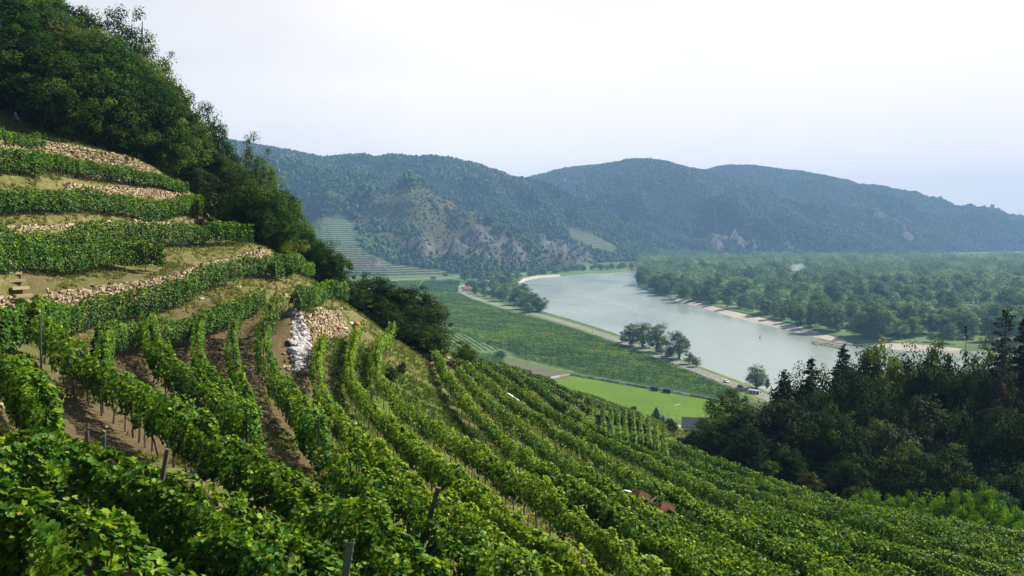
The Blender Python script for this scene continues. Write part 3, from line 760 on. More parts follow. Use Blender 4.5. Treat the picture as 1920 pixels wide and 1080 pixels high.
# beaches as gently sloping shelves
def shelf(name, edge, inner, mat, zi=-90.9, label=None):
    A = [on(a, b, WZ) for a, b in edge]; B = [on(a, b, zi) for a, b in inner]
    A = resample(np.array(A), 12, 0); k = np.linspace(0, 1, len(A))
    Bq = np.array(B); L = np.r_[0, np.cumsum(np.linalg.norm(np.diff(Bq, axis=0), axis=1))]; L /= L[-1]
    Bq = np.stack([np.interp(k, L, Bq[:, q]) for q in range(3)], 1)
    A[:, 2] = WZ - .15
    rws = [A * (1 - t) + Bq * t for t in (0, .25, .5, .75, 1)]
    for q, t in enumerate((0, .25, .5, .75, 1)):
        rws[q][:, 2] = (WZ - .15) + (-89.93 - WZ + .15) * min(1, t * 1.0) ** .6
        if q == 0: rws[q][:, 1] += 0
        rws[q][:, 0] += 2.5 * (vnoise(k * 30, q * 3.1) - .5)
    n = len(A); V = np.concatenate(rws); Fs = []
    i = np.arange(n - 1)
    for q in range(4): Fs.append(np.stack([i + q * n, i + 1 + q * n, i + 1 + (q + 1) * n, i + (q + 1) * n], 1))
    me = mesh_np(name, V, np.concatenate(Fs), mat, smooth=True)
    if np.mean([p.normal.z for p in me.polygons]) < 0: me.flip_normals()
    link(name, me, kind='structure')
shelf('river_beach', [(1255, 561), (1330, 582), (1400, 602), (1480, 620), (1560, 641), (1640, 652), (1710, 658), (1800, 664)], [(1262, 557), (1340, 570), (1410, 583), (1480, 599), (1560, 617), (1640, 633), (1712, 647), (1802, 656)], M['sand'])
shelf('river_beach', [(976, 534), (986, 526), (1010, 521), (1050, 518)], [(972, 531), (982, 522), (1010, 517), (1050, 515.5)], M['sand'])
mbk = MB(); rr = np.random.default_rng(3)
for k in range(170):
    t = rr.random(); c = on(1526 + 46 * t + rr.normal(0, 3), 643 + 8 * t + rr.normal(0, 1.4), WZ); c[2] = WZ + .1
    mbk.box(c, (rr.uniform(.8, 2.4), rr.uniform(.8, 2), rr.uniform(.6, 1.1)), rr.random() * 3, t=rr.random(), taper=.6, tilt=rr.normal(0, .3))
o = link('gravel_bar', mbk.mesh('gravel_bar', M['stone'])); o['kind'] = 'stuff'
poly_sheet('mud_flat', pxpoly([(1522, 627), (1560, 629), (1610, 640), (1660, 651), (1640, 655), (1590, 648), (1540, 637)], WZ + .02), WZ + .06, M['mudwater'])

# road along the river, with verges, then tracks
RD = [(864, 541), (866, 549), (885, 557), (925, 569), (965, 581), (1015, 592), (1080, 611), (1160, 638), (1235, 666), (1300, 692), (1370, 719), (1420, 738), (1500, 772), (1580, 815)]
ribbon('river_verge', RD, 17, PZ + .05, M['verge'])
road, RP, RN = ribbon('riverside_road', RD, 7.0, PZ + .10, M['asphalt'])
mk = MB()
wm = simple('road_paint', (.72, .72, .70), .7, .1)
for s in (-3.2, 3.2):
    for i in range(len(RP) - 1):
        a = RP[i] + RN[i] * s; b = RP[i + 1] + RN[i + 1] * s; n0, n1 = RN[i] * .09, RN[i + 1] * .09
        mk.add([(*(a - n0), PZ + .104), (*(a + n0), PZ + .104), (*(b + n1), PZ + .104), (*(b - n1), PZ + .104)], [(0, 1, 2, 3)])
for i in range(0, len(RP) - 1, 1):
    a = RP[i]; b = RP[i] * .55 + RP[i + 1] * .45; n0 = RN[i] * .08
    mk.add([(*(a - n0), PZ + .104), (*(a + n0), PZ + .104), (*(b + n0), PZ + .104), (*(b - n0), PZ + .104)], [(0, 1, 2, 3)])
link('road_markings', mk.mesh('road_markings', wm), kind='structure')
ribbon('farm_track', [(800, 588), (835, 607), (880, 624), (950, 645)], 3.2, PZ + .06, M['gravel'])
ribbon('farm_track', [(640, 533), (760, 524), (860, 520), (950, 516), (1050, 507), (1150, 503)], 6, PZ + .06, M['gravel'])
ribbon('farm_track', [(800, 560), (870, 535), (930, 523)], 4, PZ + .07, M['gravel'])
poly_sheet('tilled_strip', pxpoly([(944, 673), (967, 680), (1047, 699), (1074, 704), (1045, 713), (1000, 703), (950, 688)]), PZ + .06, M['tilled'])
ribbon('field_path', [(950, 668), (985, 677), (1040, 692), (1085, 700)], 4, PZ + .08, M['verge'])
poly_sheet('pale_meadow', pxpoly([(885, 556), (905, 558), (960, 575), (955, 579), (925, 572), (890, 562)]), PZ + .06, M['palefield'])

# football pitch (rectangle in the plain)
A1, A2 = on(1080, 705)[:2], on(1400, 761)[:2]
pd = (A2 - A1) / np.linalg.norm(A2 - A1); pn = np.array([pd[1], -pd[0]]); pn = pn if pn[1] < 0 else -pn
poly_sheet('football_pitch', [A1 - pd * 14, A2 + pd * 15, A2 + pd * 15 + pn * 70, A1 - pd * 14 + pn * 70], PZ + .05, M['pitch'])

# vineyard plots: every plot is real rows of leaves
def clip_rows(poly, d, spacing, r):
    poly = np.array(poly); n = np.array([-d[1], d[0]]); a = poly @ n; rows = []
    for c in np.arange(a.min() + spacing * .5, a.max(), spacing):
        ts = []
        for i in range(len(poly)):
            p, q = poly[i], poly[(i + 1) % len(poly)]; pa, qa = p @ n - c, q @ n - c
            if (pa > 0) != (qa > 0): ts.append((p + (q - p) * pa / (pa - qa)) @ d)
        ts.sort()
        for k in range(0, len(ts) - 1, 2): rows.append((c, ts[k], ts[k + 1]))
    return n, rows
def plot(px, dpx, spacing, per_m, size, label, hgt=1.75, tint=.45, seed=0, width=.45, floor='plotfloor', far=False, cat='vineyard'):
    r = np.random.default_rng(900 + seed)
    poly = pxpoly(px); a, b = on(*dpx[0])[:2], on(*dpx[1])[:2]; d = (b - a) / np.linalg.norm(b - a)
    poly_sheet('field', poly, PZ + .035 + .004 * seed, M[floor])
    n, rows = clip_rows(poly, d, spacing, r)
    Cs = []; Rt_ = []
    for c, t0, t1 in rows:
        m = int((t1 - t0) * per_m)
        if m < 2: continue
        t = r.uniform(t0, t1, m); h = hgt * (.3 + .7 * r.random(m) ** .7); w = r.normal(0, width, m)
        P = d[None] * t[:, None] + n[None] * (c + w)[:, None]
        Cs.append(np.c_[P, PZ + h]); Rt_.append(np.full(m, r.normal(0, .10)))
    Cn = np.concatenate(Cs); k = vnoise(Cn[:, 0] * .05, Cn[:, 1] * .05, 3) - .5
    k2 = vnoise(Cn[:, 0] * .35, Cn[:, 1] * .35, 5) - .5
    Nn = r.normal(0, .6, Cn.shape) + (0, 0, .7)
    k3 = vnoise(Cn[:, 0] * .12, Cn[:, 1] * .12, 7) - .5
    tint_ = np.clip(r.normal(tint, .20, len(Cn)) + .3 * k + .4 * k2 + .22 * k3 + np.concatenate(Rt_), 0, .95)
    Cn[:, 2] += .7 * k2 + .5 * k3
    o = link('vineyard_plot', leaf_mesh('vineyard_plot', Cn, Nn, r.uniform(.7, 1.3, len(Cn)) * size, T_KITE, M['vine'], tint_, r))
    o['kind'] = 'stuff'
    return len(Cn)
EW = ((850, 600), (1080, 622))
n = 0
n += plot([(786, 548), (862, 551), (885, 563), (960, 588), (1012, 600), (1078, 619), (1160, 647), (1232, 675), (1278, 692), (1190, 691), (1117, 687), (1076, 694), (1000, 676), (955, 660), (900, 640), (850, 617), (780, 583)], EW, 2.3, 7, .75, '', seed=0, tint=.50)
n += plot([(1072, 697), (1118, 689), (1190, 693), (1284, 694), (1340, 717), (1386, 738), (1385, 754), (1350, 747), (1280, 734), (1200, 720), (1085, 700)], EW, 2.2, 8, .65, '', seed=1, tint=.42)
n += plot([(955, 663), (1000, 679), (1070, 696), (1082, 699), (1040, 690), (975, 674)], EW, 2.2, 7, .65, '', seed=2, tint=.38)
n += plot([(832, 612), (845, 619), (900, 643), (950, 657), (925, 660), (880, 662), (838, 650), (815, 640)], ((840, 622), (890, 655)), 4.2, 8, .6, '', seed=3, tint=.25, width=.3, floor='palefield')
n += plot([(826, 660), (880, 666), (935, 665), (950, 690), (1000, 706), (1040, 716), (960, 735), (830, 700)], EW, 2.4, 7, .6, '', seed=4, tint=.35)
n += plot([(795, 527), (862, 527), (858, 549), (782, 546)], EW, 2.6, 4, .9, '', seed=5, tint=.3)
n += plot([(700, 529), (790, 527), (776, 560), (700, 560)], EW, 2.6, 4, .9, '', seed=6, tint=.42)
print('plot leaves', n)

# ------------------------------------------------------------------ far hills
HX0, HX1, HY0, HY1, HS = -2600.0, 4200.0, 1150.0, 6000.0, 14.0
hx = np.arange(HX0, HX1 + .1, HS); hy = np.arange(HY0, HY1 + .1, HS)
HXX, HYY = np.meshgrid(hx, hy)
def W(l): return np.array([at(a, b, Y) for a, b, Y in l])
RIDGES = [  # crest (px, py, distance), slope towards us / away, roundness
 (W([(300,250,2800),(430,265,2750),(500,278,2700),(600,295,2650),(680,300,2700),(780,298,2800),(830,300,2850),(870,312,2900),(910,332,2950),(950,350,3000),(975,385,3050),(1010,430,2950),(1040,470,2850)]), .42, 60),
 (W([(440,318,2200),(530,312,2150),(620,328,2080),(720,356,1980),(800,366,1930),(860,394,1880),(925,424,1850),(960,455,1850),(985,489,1850)]), .60, 50),
 (W([(620,400,1720),(700,420,1700),(780,446,1720),(850,460,1760)]), .62, 30),
 (W([(850,322,2760),(930,372,2600),(1000,412,2450),(1050,447,2330),(1090,478,2250),(1122,500,2180)]), .62, 40),
 (W([(1040,425,2900),(1090,438,2780),(1140,465,2650),(1185,492,2560)]), .5, 30),
 (W([(930,360,3900),(970,346,3900),(1040,326,3850),(1100,313,3800),(1170,309,3700),(1215,299,3600),(1240,303,3600),(1290,322,3700),(1330,319,3900),(1380,309,4000),(1430,313,4050),(1500,326,4100),(1560,337,4150),(1620,353,4150),(1700,370,4200),(1760,386,4200),(1850,405,4300),(1920,419,4400),(2100,430,4600)]), .40, 70),
 (W([(1215,300,3580),(1180,325,3400),(1120,350,3250),(1060,385,3100),(1020,420,3000)]), .5, 40),
 (W([(1190,306,3600),(1218,295,3560),(1245,303,3560)]), .62, 12),
 (W([(1230,303,3580),(1275,345,3400),(1330,385,3250),(1385,425,3080),(1430,468,2950)]), .55, 30),
 (W([(1150,375,3150),(1180,410,3000),(1230,445,2880),(1290,482,2750)]), .55, 25),
 (W([(1500,330,4060),(1560,365,3700),(1590,400,3450),(1625,440,3250),(1650,475,3150)]), .55, 25),
 (W([(1380,312,3980),(1440,350,3700),(1480,390,3450),(1500,440,3200),(1520,480,3080)]), .5, 25),
 (W([(1640,352,4100),(1680,400,3700),(1720,440,3450),(1760,470,3300)]), .5, 25),
 (W([(1700,395,3900),(1790,400,3800),(1850,408,3750),(1868,405,3740),(1890,414,3740),(1960,440,3600)]), .42, 30),
]
HZ = np.full(HXX.shape, -300.0)
gul = fbm(HXX / 420, HYY / 420, 1, 4) - .5
wx = HXX + 90 * (fbm(HXX / 300, HYY / 300, 7, 3) - .5); wy = HYY + 90 * (fbm(HXX / 300, HYY / 300, 9, 3) - .5)
for P, sl, rd in RIDGES:
    P = resample(P, 40, 1)
    best = np.full(HXX.shape, -1e9)
    for i in range(len(P)):
        d = np.sqrt((wx - P[i, 0]) ** 2 + (wy - P[i, 1]) ** 2 + rd ** 2) - rd
        best = np.maximum(best, P[i, 2] - sl * d)
    HZ = np.where(np.abs(HZ - best) < 40, np.maximum(HZ, best) + 0.00625 * (40 - np.abs(HZ - best)) ** 2 / 4, np.maximum(HZ, best))
rel = np.clip((HZ - PZ) / 120, 0, 1)
rid = 1 - np.abs(fbm(wx / 330, wy / 330, 14, 3) - .5) * 4
rid2 = 1 - np.abs(fbm(wx / 150, wy / 150, 44, 3) - .5) * 4
top_ = np.clip((300 - HZ) / 220, .12, 1)
HZ += rel * top_ * (40 * gul + 18 * (fbm(HXX / 90, HYY / 90, 3, 3) - .5) + 66 * (rid - .5) + 40 * (rid2 - .5))
# a second look at the cover seen in the photo: where rock, dry meadow and vineyard terraces lie
hpx, hpy = proj(np.stack([HXX, HYY, HZ], -1))
hpx += 14 * (fbm(HXX / 120, HYY / 120, 21, 3) - .5); hpy += 14 * (fbm(HXX / 120, HYY / 120, 22, 3) - .5)
wob = fbm(HXX / 60, HYY / 60, 30, 3)
terr = inpoly(hpx, hpy, [(560,408),(655,412),(668,448),(690,478),(740,498),(800,505),(835,506),(835,520),(700,540),(560,540)]) | inpoly(hpx, hpy, [(1065,428),(1100,436),(1150,462),(1150,470),(1110,465),(1070,445)])
dry = (inpoly(hpx, hpy, [(690,372),(725,355),(790,352),(835,375),(885,395),(935,420),(960,450),(930,440),(850,470),(760,470),(720,450),(660,440),(670,410)]) & (wob > .40)) | (inpoly(hpx, hpy, [(1220,430),(1245,440),(1300,480),(1230,478),(1225,450)]) & (wob > .5)) | (inpoly(hpx, hpy, [(1310,405),(1370,395),(1440,430),(1460,475),(1330,470)]) & (wob > .6)) | (inpoly(hpx, hpy, [(1600,410),(1700,420),(1740,450),(1660,455),(1610,440)]) & (wob > .58))| (inpoly(hpx, hpy, [(1110,440),(1170,478),(1180,492),(1140,480)]) & (wob > .45))
rock = inpoly(hpx, hpy, [(760,462),(800,450),(850,452),(900,425),(930,430),(962,440),(990,470),(985,492),(930,488),(850,492),(800,482)]) | inpoly(hpx, hpy, [(1010,465),(1030,448),(1080,455),(1110,480),(1122,505),(1060,500),(1020,490)]) | (inpoly(hpx, hpy, [(1330,430),(1440,430),(1500,470),(1330,478)]) & (wob > .55)) | (inpoly(hpx, hpy, [(1630,400),(1660,400),(1700,430),(1720,450),(1640,440)]) & (wob > .5)) | inpoly(hpx, hpy, [(685,478),(715,486),(722,510),(700,500)])
HZ = HZ + rock * (40 * np.abs(fbm(HXX / 40, HYY / 80, 12, 2) - .5) * 2 * 1.6 - 10)
def hill_mat():
    m, nt, b = newmat('hill_ground', 1, .05)
    tc = nt.nodes.new('ShaderNodeTexCoord'); sx = nt.nodes.new('ShaderNodeSeparateXYZ'); nt.links.new(tc.outputs['Object'], sx.inputs[0])
    n1 = noise(nt, .03, 6, .65); n2 = noise(nt, .12, 5, .7)
    wood = ramp(nt, n1, [(.3, (.022, .045, .018)), (.7, (.045, .075, .03))])
    dryc = ramp(nt, n2, [(.3, (.05, .07, .03)), (.5, (.11, .11, .055)), (.7, (.19, .16, .095))])
    mp = nt.nodes.new('ShaderNodeMapping'); mp.inputs['Scale'].default_value = (1, 1, .35); nt.links.new(tc.outputs['Object'], mp.inputs[0])
    rk = ramp(nt, noise(nt, .06, 7, .75, vec=mp.outputs[0]), [(.3, (.03, .035, .03)), (.45, (.09, .085, .07)), (.58, (.21, .19, .16)), (.75, (.42, .38, .33))])
    # stone-edged terraces: level bands, one every few metres of height
    zb = math_(nt, 'ADD', math_(nt, 'MULTIPLY', sx.outputs[2], 1 / 4.2), math_(nt, 'MULTIPLY', noise(nt, .008, 3), 2.0))
    fr = math_(nt, 'FRACT', zb)
    tr = mixc(nt, math_(nt, 'GREATER_THAN', fr, .68), ramp(nt, n2, [(.3, (.035, .085, .03)), (.7, (.07, .13, .045))]), (.27, .24, .16))
    c = mixc(nt, attr(nt, 'dry'), wood, dryc); c = mixc(nt, attr(nt, 'terrace'), c, tr); c = mixc(nt, attr(nt, 'rock'), c, rk)
    nt.links.new(c, b.inputs['Base Color'])
    bump(nt, b, math_(nt, 'ADD', n2, math_(nt, 'MULTIPLY', noise(nt, .06, 7, .75, vec=mp.outputs[0]), 2.0)), 1.0, 9)
    return m
M['hill'] = hill_mat()
hny, hnx = HXX.shape; idx = np.arange(hny * hnx).reshape(hny, hnx)
Fq = np.stack([idx[:-1, :-1], idx[:-1, 1:], idx[1:, 1:], idx[1:, :-1]], -1).reshape(-1, 4)
zc = HZ.ravel()[Fq].max(1); Fq = Fq[zc > PZ - 12]
used, inv = np.unique(Fq.ravel(), return_inverse=True)
HV = np.stack([HXX, HYY, HZ], -1).reshape(-1, 3)[used]
link('hills', mesh_np('hills', HV, inv.reshape(-1, 4), M['hill'], smooth=True, attrs={'terrace': terr.ravel()[used] * 1., 'dry': dry.ravel()[used] * 1., 'rock': rock.ravel()[used] * 1.}), kind='structure')
def hz(x, y, G=None): return bil(HZ if G is None else G, HX0, HY0, HS, x, y)

# the woods on the hills: one low, faceted crown per tree
t_ = (1 + 5 ** .5) / 2
ICO = np.array([(-1, t_, 0), (1, t_, 0), (-1, -t_, 0), (1, -t_, 0), (0, -1, t_), (0, 1, t_), (0, -1, -t_), (0, 1, -t_), (t_, 0, -1), (t_, 0, 1), (-t_, 0, -1), (-t_, 0, 1)]) / math.sqrt(1 + t_ * t_)
ICF = np.array([(0, 11, 5), (0, 5, 1), (0, 1, 7), (0, 7, 10), (0, 10, 11), (1, 5, 9), (5, 11, 4), (11, 10, 2), (10, 7, 6), (7, 1, 8), (3, 9, 4), (3, 4, 2), (3, 2, 6), (3, 6, 8), (3, 8, 9), (4, 9, 5), (2, 4, 11), (6, 2, 10), (8, 6, 7), (9, 8, 1)])
def blobs(Cn, rad, hgt, r, jit=.28):
    n = len(Cn); a = r.random(n) * 6.28; ca, sa = np.cos(a), np.sin(a)
    J = 1 + r.normal(0, jit * .6, (n, 12, 1))
    V = ICO[None] * J
    X = V[..., 0] * ca[:, None] - V[..., 1] * sa[:, None]; Yv = V[..., 0] * sa[:, None] + V[..., 1] * ca[:, None]
    V = np.stack([X * rad[:, None], Yv * rad[:, None], V[..., 2] * hgt[:, None]], -1) + Cn[:, None, :]
    Fs = (ICF[None] + (np.arange(n) * 12)[:, None, None]).reshape(-1, 3)
    return V.reshape(-1, 3), Fs
r = np.random.default_rng(77)
n = 330000
X = r.uniform(HX0 + 900, HX1 - 400, n); Yv = r.uniform(HY0, HY1 - 900, n); Z = hz(X, Yv)
px_, py_ = proj(np.stack([X, Yv, Z], -1))
ok = (Z > PZ + 1) & (px_ > 380) & (px_ < 1990) & (py_ < 540)
def samp(G): return bil(G.astype(float), HX0, HY0, HS, X, Yv)
d_, t2, r2 = samp(dry), samp(terr), samp(rock)
gx_ = hz(X + 10, Yv) - hz(X - 10, Yv); gy_ = hz(X, Yv + 10) - hz(X, Yv - 10)
facing = (gy_ * 1.0) > -9      # slopes turned away from the valley stay out of sight
ok &= facing & (r.random(n) < np.clip(1 - .36 * d_ - 1.0 * (t2 > .15) - .62 * r2, 0.0, 1))
# keep bushes on the terraces rare
X, Yv, Z = X[ok], Yv[ok], Z[ok]; px_ = px_[ok]
sz = r.uniform(2.9, 5.4, len(X)) * (1 - .45 * d_[ok] - .3 * r2[ok]) * (.75 + .5 * vnoise(X / 70, Yv / 70)) * (1 + .15 * (Yv > 3000))
ti = np.clip(r.normal(.38, .2, len(X)) + .6 * (fbm(X / 150, Yv / 150, 2, 3) - .5), 0, 1)
M['hillwood'] = leafmat('hill_wood_leaf', [(0, (.018, .046, .018)), (.5, (.056, .108, .036)), (1, (.15, .185, .055))], (1.5, 1.5, 1), .08, .9, .05)
V, Fs = blobs(np.stack([X, Yv, Z + sz * .7], -1), sz, sz * r.uniform(.9, 1.6, len(X)), r)
o = link('hillside_forest', mesh_np('hillside_forest', V, Fs, M['hillwood'], np.repeat(ti, 12))); o['kind'] = 'stuff'
print('hill crowns', len(X))
# ------------------------------------------------------------------ trees
def limb(mb, p0, p1, r0, r1, r, n=5, seg=4, sag=.12):
    p0, p1 = np.array(p0, float), np.array(p1, float); L = np.linalg.norm(p1 - p0); pts = []
    for i in range(seg + 1):
        t = i / seg; p = p0 * (1 - t) + p1 * t + r.normal(0, sag * L * .25, 3) * math.sin(math.pi * t); p[2] += sag * L * math.sin(math.pi * t) * .4; pts.append(p)
    mb.tube(pts, list(np.linspace(r0, r1, seg + 1)), n)
def broadleaf(seed, H=14., Rw=5., bottom=.22, nclus=90, per=110, leaf=.30, crad=1.15, open_=.0, mat='oak', shape=1.0, lean=0., trunks=1, asym=.25):
    """a crown of leaf clumps on limbs; the outline is uneven and sky shows between clumps"""
    r = np.random.default_rng(seed); mb = MB(); cs = []
    lobes = [(r.normal(0, 1, 3), r.uniform(.6, 1.25)) for _ in range(9)]
    lobes = [(a / np.linalg.norm(a), b) for a, b in lobes]
    zc, hz_ = H * (bottom + (1 - bottom) * .5), H * (1 - bottom) * .5
    tries = 0
    while len(cs) < nclus and tries < nclus * 30:
        tries += 1
        d = r.normal(0, 1, 3); d /= np.linalg.norm(d)
        k = 1 + asym * sum(max(0, d @ a) ** 3 * (b - .8) * 1.6 for a, b in lobes) + r.normal(0, .06)
        rr_ = k * r.random() ** .42 * (1 - crad / max(Rw, 3) * .55)
        w = 1.0 if d[2] < 0 else (1 - .25 * shape * d[2])
        c = np.array([d[0] * Rw * rr_ * w, d[1] * Rw * rr_ * w, zc + d[2] * hz_ * rr_])
        if c[2] < H * bottom * .8: continue
        if open_ and vnoise(c[0] * .35 + seed, c[1] * .35, c[2] * .35) < open_: continue
        if cs and min(np.linalg.norm(c - q) for q in cs) < crad * .62: continue
        cs.append(c)
    cs = np.array(cs); cs[:, 0] += lean * (cs[:, 2] / H) ** 2
    for t in range(trunks):
        off = np.array([r.normal(0, .4), r.normal(0, .4), 0]) * (trunks > 1)
        top = np.array([lean * .7 + off[0] * 3, off[1] * 3, H * .86]); pts = [off + (0, 0, -.6)]
        for i in range(1, 8):
            q = i / 7; pts.append(off * (1 + 2 * q) * 1. + np.array([lean * .7 * q * q + r.normal(0, .12), r.normal(0, .12), H * .86 * q]))
        mb.tube(pts, [H * .020 * (1 - .86 * i / 7) + .02 for i in range(8)], 7)
    for c in cs[r.permutation(len(cs))[:int(30 + 10 * open_)]]:
        z0 = np.clip(c[2] - .45 * np.hypot(c[0], c[1]) - .8, H * bottom * .55, H * .8)
        limb(mb, (lean * .7 * (z0 / H) ** 2, 0, z0), c, H * .0075 * (1.15 - z0 / H) + .02, .02, r)
    tr = mb.mesh('tree_trunk', M['bark'], smooth=True)
    n = len(cs) * per; ci = np.repeat(np.arange(len(cs)), per)
    d = r.normal(size=(n, 3)); d /= np.linalg.norm(d, axis=1, keepdims=True)
    R_ = crad * r.uniform(.65, 1.3, len(cs))[ci] * r.random(n) ** .33
    P = cs[ci] + d * R_[:, None] * (1, 1, .85)
    keep = vnoise(P[:, 0] * 1.3, P[:, 1] * 1.3, P[:, 2] * 1.3) > .26
    P, d, ci = P[keep], d[keep], ci[keep]
    out = P - np.array([0, 0, zc]); out /= np.linalg.norm(out, axis=1, keepdims=True)
    N = d * .8 + out * .5 + (0, 0, .5) + r.normal(0, .45, P.shape)
    tint = np.clip(.42 + r.normal(0, .26, len(cs))[ci] + r.normal(0, .12, len(P)) + .1 * d[:, 2], 0, 1)
    cr = leaf_mesh('tree_crown', P, N, leaf * r.uniform(.65, 1.35, len(P)), T_KITE, M[mat], tint, r)
    return dict(trunk=tr, crown=cr, H=H, R=Rw)
def conifer(seed, H=18., Rw=3.4, whorls=58, mat='needle', bare=.08, dens=1.0, droop=.25, sparse=0.):
    r = np.random.default_rng(seed); mb = MB()
    mb.tube([(0, 0, -.6), (0, 0, H * .5), (0, 0, H)], [H * .014, H * .009, .02], 7)
    Ps, Ns = [], []
    for w in range(whorls):
        t = (w + r.random() * .6) / whorls; z = H * (bare + (1 - bare) * t); L = Rw * (1 - t) ** .72 * r.uniform(.75, 1.15) + .18
        nb = int(5 + 3 * (1 - t)); a0 = r.random() * 6.28
        for b in range(nb):
            if r.random() < sparse: continue
            z = H * (bare + (1 - bare) * t) + r.normal(0, .35)
            a = a0 + 6.283 * b / nb + r.normal(0, .12); l = L * r.uniform(.7, 1.15); dr = droop * r.uniform(.5, 1.4)
            tip = np.array([math.cos(a) * l, math.sin(a) * l, z - dr * l + .12 * l])
            limb(mb, (0, 0, z), tip, .035, .012, r, n=4, seg=2, sag=.05)
            m = int(38 * l * dens) + 8; q = r.random(m) ** .75
            c = np.stack([np.cos(a) * l * q, np.sin(a) * l * q, z - dr * l * q ** 1.5 + .10 * l * q], 1)
            sp = .30 * l * (1 - q * .65) + .08
            side = r.normal(0, 1, m) * sp * .6
            c += np.stack([-np.sin(a) * side, np.cos(a) * side, -np.abs(side) * .4 - r.random(m) * .50 * (1.1 - q)], 1)
            Ps.append(c); Ns.append(np.stack([np.cos(a) * .3 + r.normal(0, .4, m), np.sin(a) * .3 + r.normal(0, .4, m), .8 + r.normal(0, .3, m)], 1))
    P, N = np.concatenate(Ps), np.concatenate(Ns)
    tint = np.clip(r.normal(.45, .18, len(P)), 0, 1)
    cr = leaf_mesh('spruce_crown', P, N, r.uniform(.20, .42, len(P)), (T_KITE[0] * (.6, 1.25, 1), T_KITE[1]), M[mat], tint, r)
    return dict(trunk=mb.mesh('spruce_trunk', M['bark'], smooth=True), crown=cr, H=H, R=Rw)
def put(proto, name, loc, H, Rw, label, cat, group=None, rz=None, trunk=True, mat=None):
    o = empty(name, tuple(loc), label, cat, group)
    o.rotation_euler = (0, 0, random.random() * 6.28 if rz is None else rz)
    o.scale = (Rw / proto['R'], Rw / proto['R'], H / proto['H'])
    if trunk: link('trunk', proto['trunk'], o)
    link('crown', proto['crown'], o)
    return o
OAK = [broadleaf(100 + i, H=14, Rw=5, nclus=130, per=130, leaf=.27, crad=1.1, open_=.30, asym=.5) for i in range(4)]
OLV = [broadleaf(120 + i, H=12, Rw=4.4, nclus=110, per=120, leaf=.26, crad=1.0, open_=.34, mat='olive', asym=.6) for i in range(2)]
DK = [broadleaf(190 + i, H=16, Rw=5.6, bottom=.04, nclus=190, per=120, leaf=.27, crad=1.15, open_=.15, mat='shaded_oak', asym=.6) for i in range(4)]
OAKB = [broadleaf(180 + i, H=12, Rw=5, bottom=.03, nclus=150, per=120, leaf=.27, crad=1.1, open_=.22, asym=.6) for i in range(3)]
AIR = [broadleaf(130 + i, H=15, Rw=4.2, bottom=.3, nclus=120, per=85, leaf=.24, crad=.95, open_=.30, mat='oak', asym=.8, trunks=2) for i in range(2)]
SPR = [conifer(140, H=24, Rw=4.0, whorls=58, dens=.8), conifer(141, H=24, Rw=3.6, whorls=50, sparse=.25, droop=.38, dens=.8), conifer(142, H=24, Rw=3.8, whorls=52, sparse=.12, dens=.8)]
OPEN_SPR = conifer(143, H=24, Rw=5.2, whorls=34, sparse=.3, dens=.7, droop=.1)
DEADT = conifer(144, H=16, Rw=1.5, whorls=18, mat='dead', sparse=.5, dens=.35)
BROWNT = conifer(145, H=16, Rw=3.4, whorls=26, mat='dead', sparse=.2, dens=.8)
ACA = [broadleaf(150 + i, H=5, Rw=3.6, bottom=.05, nclus=80, per=130, leaf=.20, crad=.75, open_=.2, mat='acacia', asym=.7) for i in range(2)]

def tree_at(proto, px, py, Y, Rw, name, label, cat, group=None, mat=None, minH=4, **kw):
    p = at(px, py, Y); g = float(gz(p[0], p[1])); H = max(minH, p[2] - g); Rw = min(Rw, H * .42)
    return put(proto, name, (p[0], p[1], g - .2), H, Rw, label, cat, group, **kw)
# the oak wood on the left slope: tops read along its skyline, then the trees before them
GL = 'oak wood above the terraces'
def near(x): return x
SK = [  # px, py of the top, distance, radius, proto, label
 (-60,-90,100,6,OAK[0],'oak of the wood cut by the top corner of the picture'),
 (30,-60,104,5.5,OAK[1],'tall oak crown in the corner above the walker'),
 (95,-20,110,5,OAK[2],'dense oak whose top touches the upper picture edge'),
 (140,2,112,4.5,OAK[3],'oak with a crown just reaching the upper picture edge'),
 (190,62,108,3.6,OLV[0],'yellow-green oak left of the airy skyline tree'),
 (236,4,112,4.0,AIR[0],'tall airy tree with sky showing through its top'),
 (276,80,114,3.4,AIR[1],'airy tree shoulder just right of the tallest open crown'),
 (315,128,110,3.8,OAK[0],'oak on the falling skyline below the two airy trees'),
 (345,200,108,3.2,OAK[1],'oak standing where the skyline steps down'),
 (380,182,112,2.8,AIR[0],'slim light oak between two darker ones on the skyline'),
 (408,232,108,3.0,OAK[2],'small oak with a tufted top on the skyline'),
 (440,285,106,3.4,OLV[1],'olive-brown oak under the skyline dip'),
 (472,266,112,2.7,AIR[1],'sparse tall tree standing out before the blue hills'),
 (500,300,112,3.0,AIR[0],'open crowned tree just right of the sparse tall one'),
 (525,345,108,3.0,OLV[0],'oak on the edge of the wood in front of the forested hill'),
 (545,395,106,3.0,OAK[3],'oak on the wood edge level with the far terraces'),
 (575,432,106,2.9,OAK[0],'small dark oak near the lower tip of the wood'),
 (605,470,104,2.6,OAK[1],'round dark oak close to the lower tip of the wood'),
 (632,505,102,2.2,OAK[2],'last small oak at the lower tip of the wood'),
]
for a in SK: tree_at(a[4], a[0], a[1], a[2], a[3], 'oak_tree', a[5], 'tree', GL)
